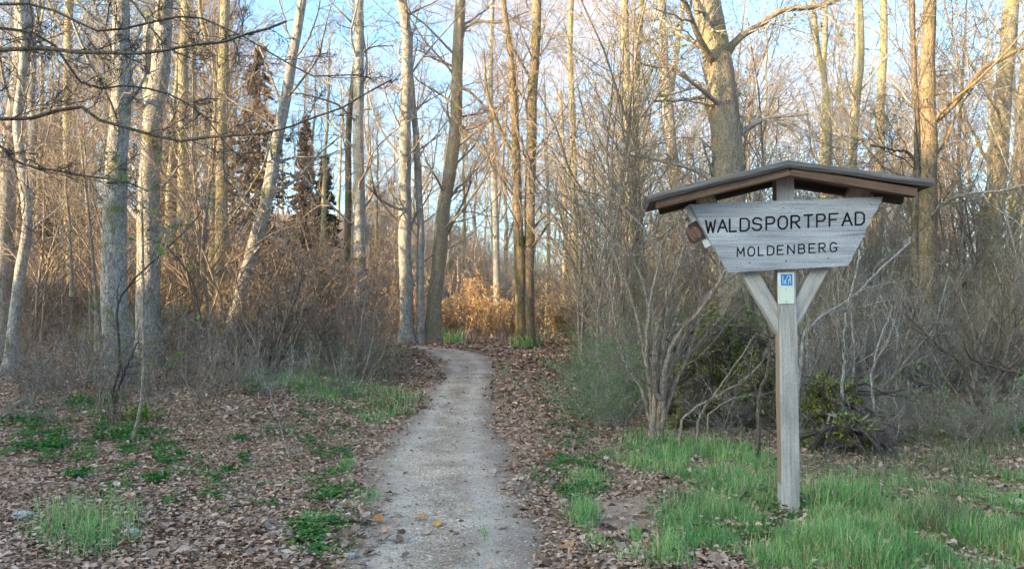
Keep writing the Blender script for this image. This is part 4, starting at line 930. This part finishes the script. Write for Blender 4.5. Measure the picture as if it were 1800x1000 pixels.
# litter: density falls with distance
n = 185000; Yr = 3.2 * (34 / 3.2) ** (rg.random(n) ** .85); Xr = rg.uniform(-.82, .82, n) * Yr
pdd = np.full(n, 9.0); 
for i0 in range(0, n, 30000): pdd[i0:i0 + 30000] = path_dist(Xr[i0:i0 + 30000], Yr[i0:i0 + 30000])
keep = (pdd > rg.exponential(.22, n) - .20 + .1 * clump(Xr, Yr)) | ((rg.random(n) < .022))
sc0 = ground(np.array([1110.]), np.array([905.]))[0]; keep &= ~((((Xr - sc0[0]) / .45) ** 2 + ((Yr - sc0[1]) / .5) ** 2 < 1) & (rg.random(n) < .8)); Xr, Yr = Xr[keep], Yr[keep]; n = len(Xr)
dist = np.clip(Yr / 10, .85, 2.4)[:, None, None]
pos = np.stack([Xr, Yr, height(Xr, Yr) + .014 + rg.random(n) * .03], -1)
px_ = screen_pts([(1480, 930, 280, 70, 260), (1250, 900, 110, 70, 200), (1650, 880, 160, 60, 260), (1170, 800, 90, 40, 80)], rg); px_[:, 2] += .05 + .05 * rg.random(len(px_)); pos = np.concatenate([pos, px_]); dist = np.concatenate([dist, np.ones((len(px_), 1, 1))])
V_, Q_ = leaves(pos, .052 * dist, rg, flat=.70, fold=.28, aspect=.6)
link('leaf_litter', mesh_np('leaf_litter', V_, Q_, M_litter, False), None, 'brown dead leaves carpeting the forest floor on both sides of the path', 'fallen leaves', kind='stuff')
# leaves big enough to pick out singly, on the near ground
lm = []
for i in range(7):
    r2 = np.random.default_rng(400 + i); K = 9; tt = np.linspace(0, 1, K); wv = np.sin(tt ** .8 * math.pi) * .33 * (1 + .16 * np.sin(tt * 19 + i)); wv[0] = wv[-1] = .015
    cu = r2.uniform(.1, .5); V = []
    for k in range(K):
        zc = cu * .25 * math.sin(tt[k] * 3 + i); V += [(-wv[k], tt[k] - .5, zc + wv[k] * r2.uniform(.1, .7)), (0, tt[k] - .5, zc), (wv[k], tt[k] - .5, zc + wv[k] * r2.uniform(.1, .7))]
    Fq = [(3 * k + a, 3 * k + a + 1, 3 * k + a + 4, 3 * k + a + 3) for k in range(K - 1) for a in (0, 1)]
    mt, N_, L_, b = new_mat('fallen_leaf_skin'); oi = N_.new('ShaderNodeObjectInfo'); c = ramp(N_, [(0, (.16, .10, .07)), (.4, (.30, .20, .15)), (.8, (.44, .33, .26)), (.95, (.56, .40, .27)), (1, (.45, .18, .06))])
    L_.new(oi.outputs['Random'], c.inputs[0]); t2 = N_.new('ShaderNodeTexCoord'); nn = noise(N_, L_, t2.outputs['Object'], 6, 4, .6); rr = ramp(N_, [(.3, (.6, .58, .55)), (.7, (1.1, 1.1, 1.1))]); L_.new(nn.outputs[0], rr.inputs[0])
    L_.new(mixrgb(N_, L_, 1.0, c.outputs[0], rr.outputs[0], 'MULTIPLY'), b.inputs['Base Color'])
    lm.append(mesh_np('leaf', np.array(V), np.array(Fq), mt if i == 0 else lm[0].materials[0]))
spots = screen_pts([(560, 930, 160, 70, 120), (330, 940, 140, 60, 40), (1130, 930, 150, 65, 50), (700, 960, 60, 30, 6), (120, 880, 120, 90, 24), (1010, 850, 70, 90, 26), (1230, 985, 60, 18, 16), (480, 820, 120, 60, 18)], rg)
nl = 0
for p in spots[:299]:
    o = link('leaf', lm[nl % 7], floor, loc=(p[0], p[1], p[2] + .03 + .015 * rg.random())); nl += 1
    s = rg.uniform(.07, .125); o.scale = (s, s, s); o.rotation_euler = (rg.normal() * .25, rg.normal() * .3, rg.uniform(0, 6.28))
for k, (px, py, lab) in enumerate([(770, 928, 'yellow orange fallen leaf lying on the gravel right of the path centre'), (737, 919, 'small orange fallen leaf on the gravel left of the path centre'), (882, 934, 'pale fallen leaf on the right part of the gravel'), (943, 898, 'pale tan leaf at the right edge of the gravel'), (1000, 968, 'long orange brown leaf at the front right edge of the path'), (866, 834, 'small pale leaf on the path farther up'), (964, 803, 'rust red leaf lying in the litter right of the path')]):
    p = ground(np.array([float(px)]), np.array([float(py)]))[0]
    c3 = [(.62, .34, .10), (.55, .27, .08), (.50, .38, .29), (.58, .42, .26), (.52, .27, .12), (.5, .38, .30), (.38, .12, .05)][k]
    mt, N_, L_, b = new_mat('single_leaf_skin'); nn = noise(N_, L_, None, 9, 4, .6); rr = ramp(N_, [(.3, tuple(q * .6 for q in c3)), (.7, c3)]); L_.new(nn.outputs[0], rr.inputs[0]); L_.new(rr.outputs[0], b.inputs['Base Color'])
    me = lm[k].copy(); me.materials[0] = mt; o = link('fallen_leaf', me, None, lab, 'leaf', loc=(p[0], p[1], p[2] + .036)); s = [.12, .10, .11, .12, .17, .12, .15][k]; o.scale = (s, s, s); o.rotation_euler = (.1, -.15, k * 1.3)
# pebbles bedded in the gravel
n = 26000; ii = rg.integers(0, 200, n); w_ = rg.uniform(-1, 1, n) * PC[ii, 2] * .95; jx = rg.uniform(0, 1, n)
q0 = PC[ii, :2] * (1 - jx[:, None]) + PC[np.minimum(ii + 1, 219), :2] * jx[:, None]; xx = q0[:, 0] + nor[ii, 0] * w_; yy = q0[:, 1] + nor[ii, 1] * w_
ok = (yy > 3.4) & (yy < 20); xx, yy, w_, ii = xx[ok], yy[ok], w_[ok], ii[ok]; n = len(xx)
octv = np.array([[1, 0, 0], [0, 1, 0], [-1, 0, 0], [0, -1, 0], [0, 0, .7], [0, 0, -.7]]); octf = np.array([[0, 1, 4], [1, 2, 4], [2, 3, 4], [3, 0, 4], [1, 0, 5], [2, 1, 5], [3, 2, 5], [0, 3, 5]])
sz = rg.lognormal(-5.35, .45, n)[:, None, None]; az = rg.uniform(0, 6.28, n); B = octv[None] * sz * rg.uniform(.6, 1.3, (n, 6, 1)); ca, sa = np.cos(az)[:, None], np.sin(az)[:, None]
Vp = np.stack([B[..., 0] * ca - B[..., 1] * sa, B[..., 0] * sa + B[..., 1] * ca, B[..., 2]], -1) + np.stack([xx, yy, height(xx, yy) + .024 - .05 * np.abs(w_ / (PC[ii, 2] * 1.12)) ** 6 + .008 * np.sin(xx * 5 + yy * 2.2) * np.sin(yy * 4.3)], -1)[:, None]
link('path_pebbles', mesh_np('path_pebbles', Vp.reshape(-1, 3), (np.arange(n) * 6)[:, None, None].repeat(8, 1).reshape(-1, 1) + np.tile(octf, (n, 1)), M_pebble, False), None, 'small loose pebbles scattered over the gravel path', 'pebbles', kind='stuff')

def blades(pos, h, w, rg, lean=.5):
    n = len(pos); az = rg.uniform(0, 6.28, n); d = np.stack([np.cos(az), np.sin(az), 0 * az], -1); s = np.stack([-np.sin(az), np.cos(az), 0 * az], -1)
    H = (h if np.ndim(h) == 0 else h[:, None]) * np.clip(rg.lognormal(-.3, .42, (n, 1)), .2, 1.7); ln = lean * rg.uniform(.1, 1.5, (n, 1)); up = np.array([0, 0, 1.0]); V = []
    Wd = w if np.ndim(w) == 0 else w[:, None]
    for t, ww in ((0, 1), (.4, .85), (.75, .5)):
        c = pos + up * H * t * (1 - .18 * ln * t) + d * H * ln * t * t
        V += [c - s * Wd * ww / 2, c + s * Wd * ww / 2]
    V.append(pos + up * H * (1 - .3 * ln) + d * H * ln); V = np.stack(V, 1); i = (np.arange(n) * 7)[:, None]
    return V.reshape(-1, 3), [np.concatenate([i + np.array([[0, 1, 3, 2]]), i + np.array([[2, 3, 5, 4]])]), i + np.array([[4, 5, 6]])]
def grass(name, label, ells, h, w, mat, lean=.5, clumpy=.35, seed=1, cat='grass'):
    rg = np.random.default_rng(seed); p = screen_pts(ells, rg); c = clump(p[:, 0] * 2.1, p[:, 1] * 2.1)
    p = p[c > -1.2 + clumpy * 2 * rg.random(len(p)) * 1.2]; c = clump(p[:, 0] * 2.1, p[:, 1] * 2.1)
    if name == 'grass': p = p[path_dist(p[:, 0], p[:, 1]) > -.18]
    c = clump(p[:, 0] * 2.1, p[:, 1] * 2.1)
    gap = np.sin(p[:, 0] * 3.1 + 1) * np.sin(p[:, 1] * 2.7 + p[:, 0]) + .5 * np.sin(p[:, 0] * 7.3 - p[:, 1] * 5.1); kp = gap > -1.0 + .5 * rg.random(len(p)); p, c = p[kp], c[kp]
    far = np.clip(p[:, 1] / 8, .8, 3)
    hh = h * (1 + .4 * np.clip(c, -1, 1)); V_, F_ = blades(p, hh, w * far, rg, lean)
    return link(name, mesh_np(name, V_, F_, mat, True), None, label, cat, kind='stuff')
grass('grass', 'lush green grass around the foot of the signpost', [(1480, 930, 260, 70, 19000), (1250, 930, 90, 55, 5200), (1600, 960, 300, 60, 24000), (1330, 985, 200, 25, 8000), (1170, 800, 95, 38, 6000), (1300, 815, 60, 34, 3200), (1300, 865, 75, 34, 3200), (1760, 880, 90, 60, 3800), (1560, 880, 130, 40, 4500), (1230, 830, 60, 40, 2200)], .125, .0062, M_grass, .6, seed=11)
grass('dry_grass', 'dull yellowish grass mixed into the verge right of the post', [(1640, 850, 180, 45, 4000), (1500, 900, 300, 70, 3500), (1740, 790, 100, 60, 4500), (1230, 860, 120, 60, 1800), (1660, 960, 200, 60, 2500), (1130, 790, 120, 40, 1500), (1740, 730, 120, 40, 3500), (1600, 720, 100, 30, 1800), (1420, 880, 60, 40, 500)], .14, .005, M_drygrass, .8, seed=12)
grass('grass', 'short green grass on the bank left of the path', [(510, 672, 75, 17, 9000), (600, 690, 90, 25, 3600), (640, 620, 90, 16, 3600), (560, 640, 110, 18, 2400), (700, 700, 50, 18, 1200), (670, 735, 45, 14, 1000), (450, 660, 60, 12, 900)], .11, .0055, M_grass, .6, seed=13)
grass('dry_grass', 'dull grass along the foot of the left thicket and bank', [(560, 640, 160, 24, 3500), (640, 655, 110, 30, 2200), (330, 660, 200, 20, 2500), (690, 715, 60, 26, 1200), (120, 650, 160, 18, 1800), (1010, 640, 60, 20, 1500), (1060, 690, 70, 60, 2600)], .12, .006, M_drygrass, .7, seed=14)
grass('grass', 'sparse short grass creeping over the left edge of the gravel', [(640, 875, 45, 14, 700), (615, 905, 60, 22, 1100), (650, 915, 40, 14, 260), (570, 965, 70, 22, 600), (690, 975, 40, 10, 220), (610, 815, 18, 16, 320), (578, 850, 22, 14, 320), (590, 870, 22, 10, 200), (545, 915, 26, 10, 260)], .045, .0045, M_grass, .9, seed=15)
grass('moss', 'flat mossy grass spots on the right half of the gravel', [(868, 855, 26, 9, 160), (850, 905, 24, 10, 180), (880, 920, 40, 6, 180), (935, 975, 20, 8, 120), (920, 870, 16, 6, 70)], .022, .004, M_moss, 1.0, seed=16)
grass('grass', 'small grass patches at the foot of the trunks by the bend', [(785, 600, 30, 5, 900), (735, 600, 18, 4, 500), (925, 608, 26, 4, 700)], .35, .012, M_grass, .5, seed=17)
grass('dead_grass', 'pale dry stalks and fine sticks lying on the leaves', [(300, 740, 300, 60, 1500), (1300, 760, 150, 30, 1600), (1600, 790, 160, 40, 1800), (1450, 830, 90, 30, 700), (500, 780, 180, 60, 900), (1000, 740, 70, 90, 700)], .16, .004, M_drygrass, 2.2, seed=18)
# single tufts one can point to
tufts = [('dense green grass tuft just right of the path, like a small brush', 1024, 912, 30, 26, 700, .16), ('low green tuft on the bare soil in front of the dense tuft', 1052, 960, 24, 12, 350, .09),
  ('dark green tuft at the bottom edge left of the post', 1186, 965, 32, 20, 650, .12), ('dark green tuft between leaves and the tall grass', 1030, 850, 42, 22, 800, .11), ('small green tuft in front of the bare soil', 1117, 948, 14, 10, 260, .09),
  ('lone grass tuft standing in the middle of the gravel path', 852, 945, 8, 12, 120, .06), ('tall tangled grass tuft in the front left corner', 150, 935, 105, 50, 1300, .17), ('green tuft on the left edge of the path halfway up', 608, 822, 14, 10, 260, .09),
  ('green tuft beside the path left of the orange leaves', 545, 917, 22, 9, 300, .07), ('tall grass tuft right of the post base', 1475, 890, 60, 25, 1200, .22), ('bushy yellowish grass tuft at the lower right', 1640, 925, 60, 24, 1000, .2)]
for i, (lab, cx, cy, rx, ry, n, h) in enumerate(tufts):
    r2 = np.random.default_rng(600 + i); p = screen_pts([(cx, cy, rx, ry, n)], r2); c0 = p.mean(0); V_, F_ = blades(p - c0, h, .0055, r2, .75)
    link('grass_tuft', mesh_np('grass_tuft', V_, F_, M_grass if i != 10 else M_drygrass), None, lab, 'grass tuft', loc=tuple(map(float, c0)))
def weed(label, cx, cy, rx, h, n, mat, seed, cat='plant'):
    r2 = np.random.default_rng(seed); c0 = ground(np.array([float(cx)]), np.array([float(cy)]))[0]; w = rx / F * c0[1] * 1.0
    m_ = max(10, n // 12); P = np.zeros((m_, 5, 3)); P[:, 0] = r2.normal(size=(m_, 3)) * [w * .5, w * .4, 0]; d = nrm(r2.normal(size=(m_, 3)) * [.5, .5, .1] + [0, 0, 1])
    for k in range(1, 5): d = nrm(d + r2.normal(size=d.shape) * .2); P[:, k] = P[:, k - 1] + d * h * .25 * r2.uniform(.6, 1.3, (m_, 1))
    root = thing('weed_plant', label, cat, tuple(map(float, c0)))
    link('stems', tube_mesh('stems', [(P, np.full((m_, 5), .002), 3)], mat), root)
    V_, Q_ = leaves(on_tubes(P, n, r2, .1) + r2.normal(size=(n, 3)) * .015, .04, r2, flat=.4); link('foliage', mesh_np('foliage', V_, Q_, mat), root)
weeds = [('green weed patch at the far left on the leaves', 40, 745, 45, .12, 500, M_weed), ('green weed patch below the far left one', 70, 788, 45, .12, 420, M_weed), ('bushy green weeds in front of the lone sapling', 165, 712, 50, .22, 700, M_weed),
  ('yellow green young plant right beside the lone sapling foot', 245, 742, 24, .3, 350, M_spring), ('dark green weeds behind the yellow green plant', 215, 770, 45, .16, 480, M_weed), ('single small weed above the middle of the left leaf carpet', 424, 774, 17, .09, 180, M_weed),
  ('small weed lying flat on the left leaf carpet', 400, 833, 20, .06, 200, M_weed), ('small green weed with a white fleck left of centre', 270, 850, 20, .12, 240, M_weed), ('weed between the two small weeds in the leaves', 318, 803, 12, .09, 130, M_weed), ('small weed near the left bottom', 135, 840, 18, .12, 200, M_weed),
  ('yellow green young plant at the left end of the grass bank', 455, 695, 20, .3, 260, M_spring), ('weed just below the grass bank', 425, 808, 14, .08, 120, M_weed), ('bright green weeds at the front of the right thicket', 1635, 768, 26, .16, 320, M_spring), ('yellow green plant behind the post on its right', 1412, 790, 14, .22, 160, M_spring),
  ('yellow green weeds near the right edge', 1770, 760, 45, .18, 420, M_spring), ('small rusty green fern between the green shrubs and the arching shrub', 1132, 700, 18, .25, 220, M_moss), ('green weeds left under the mossy stump', 1208, 690, 24, .35, 420, M_weed)]
for i, (lab, cx, cy, rx, h, n, mt) in enumerate(weeds): weed(lab, cx, cy, rx, h, n, mt, 700 + i)
r2 = np.random.default_rng(990); p = screen_pts([(120, 740, 140, 60, 1100), (60, 780, 80, 40, 500), (240, 790, 110, 60, 900), (560, 760, 90, 50, 350), (585, 850, 40, 90, 350), (340, 850, 200, 60, 260), (1010, 830, 70, 60, 500), (1350, 900, 180, 60, 500), (650, 700, 120, 50, 500), (555, 940, 40, 50, 220), (1000, 700, 70, 70, 900), (1700, 740, 120, 50, 900)], r2)
p = p[clump(p[:, 0] * 3 + 1, p[:, 1] * 3) > .1]; p = np.repeat(p, 7, 0) + r2.normal(size=(len(p) * 7, 3)) * [.035, .035, .012] + [0, 0, .045]
V_, Q_ = leaves(p, .034, r2, flat=.75, fold=.15, aspect=.8); link('ground_plants', mesh_np('ground_plants', V_, Q_, M_weed, False), None, 'small low green plants sprinkled through the fallen leaves', 'ground cover', kind='stuff')
# stones
from mathutils import noise as mn
def stone(label, px, py, w, seed, mat=M_stone, fl=.5):
    c0 = ground(np.array([float(px)]), np.array([float(py)]))[0]; r = w / F * c0[1] / 2; bm = bmesh.new(); bmesh.ops.create_icosphere(bm, subdivisions=3, radius=1)
    for v_ in bm.verts:
        p = v_.co; k = 1 + .35 * mn.noise(p * 1.1 + Vector((seed, 0, 0))) + .12 * mn.noise(p * 3 + Vector((seed, 3, 0))); v_.co = Vector((p.x * k * r, p.y * k * r * .8, max(-.5, min(.75, p.z * k)) * r * fl))
    bm_obj('stone', bm, mat, None, loc=(float(c0[0]), float(c0[1]), float(c0[2]) + .02 + r * fl * .2), label=label, cat='stone')
stone('largest pale grey stone in the leaves at the lower left', 38, 912, 36, 1)
stone('flat grey stone beside the grass tuft, lower left', 232, 940, 24, 2); stone('grey stone just below another flat stone, lower left', 226, 925, 20, 8)
stone('small pale stone at the foot of the left thicket', 226, 676, 12, 3); stone('small white stone near the small green weed', 288, 838, 8, 4); stone('white stone at the bottom edge of the path, left side', 640, 990, 12, 5); stone('pale stone in the bare soil right of the path', 1165, 878, 14, 6)
stone('pale flat stone on the left border of the gravel at the bottom', 618, 982, 22, 7)
# fallen sticks
def stick(label, pts, w, seed, bk=None):
    r2 = np.random.default_rng(seed); q = np.array(pts, float); g_ = ground(q[:, 0], q[:, 1]); g_[:, 2] += .045 + q[:, 2] if q.shape[1] > 2 else .045
    P = spline(g_, 16)[None]; P[0] += r2.normal(size=(16, 3)) * .006; off = P[0, 0].copy(); Rr = np.linspace(1, .5, 16)[None] * w
    P2, R2 = spawn(P, Rr, 4, .3, 1, .6, .2, .6, 4, .1, 0, r2)
    link('fallen_stick', tube_mesh('fallen_stick', [(P - off, Rr, 6), (P2 - off, R2, 4)], bk or M_twig), None, label, 'stick', loc=tuple(map(float, off)))
stick('thin pale stick leaning over the leaves below the grass bank', [(508, 812, 0), (492, 770, .12), (470, 715, .28), (440, 665, .5)], .006, 1, M_twigg)
stick('thin curved stick on the leaves left of the path', [(420, 880, 0), (470, 868, .02), (520, 875, 0)], .006, 2)
stick('dark twig lying in the grass right of the post', [(1545, 905, .1), (1560, 880, .16), (1568, 870, .2)], .005, 3, M_dark)
stick('thin stick lying across the leaves between the shrub and the post', [(1200, 770, 0), (1260, 752, .05), (1330, 762, 0)], .006, 4)
stick('short pale stick right of the post foot', [(1412, 893, 0), (1425, 896, .02), (1436, 899, 0)], .009, 5, M_twigg)
bpy.context.view_layer.update()
# the added shading ridge behind the camera carries no trees
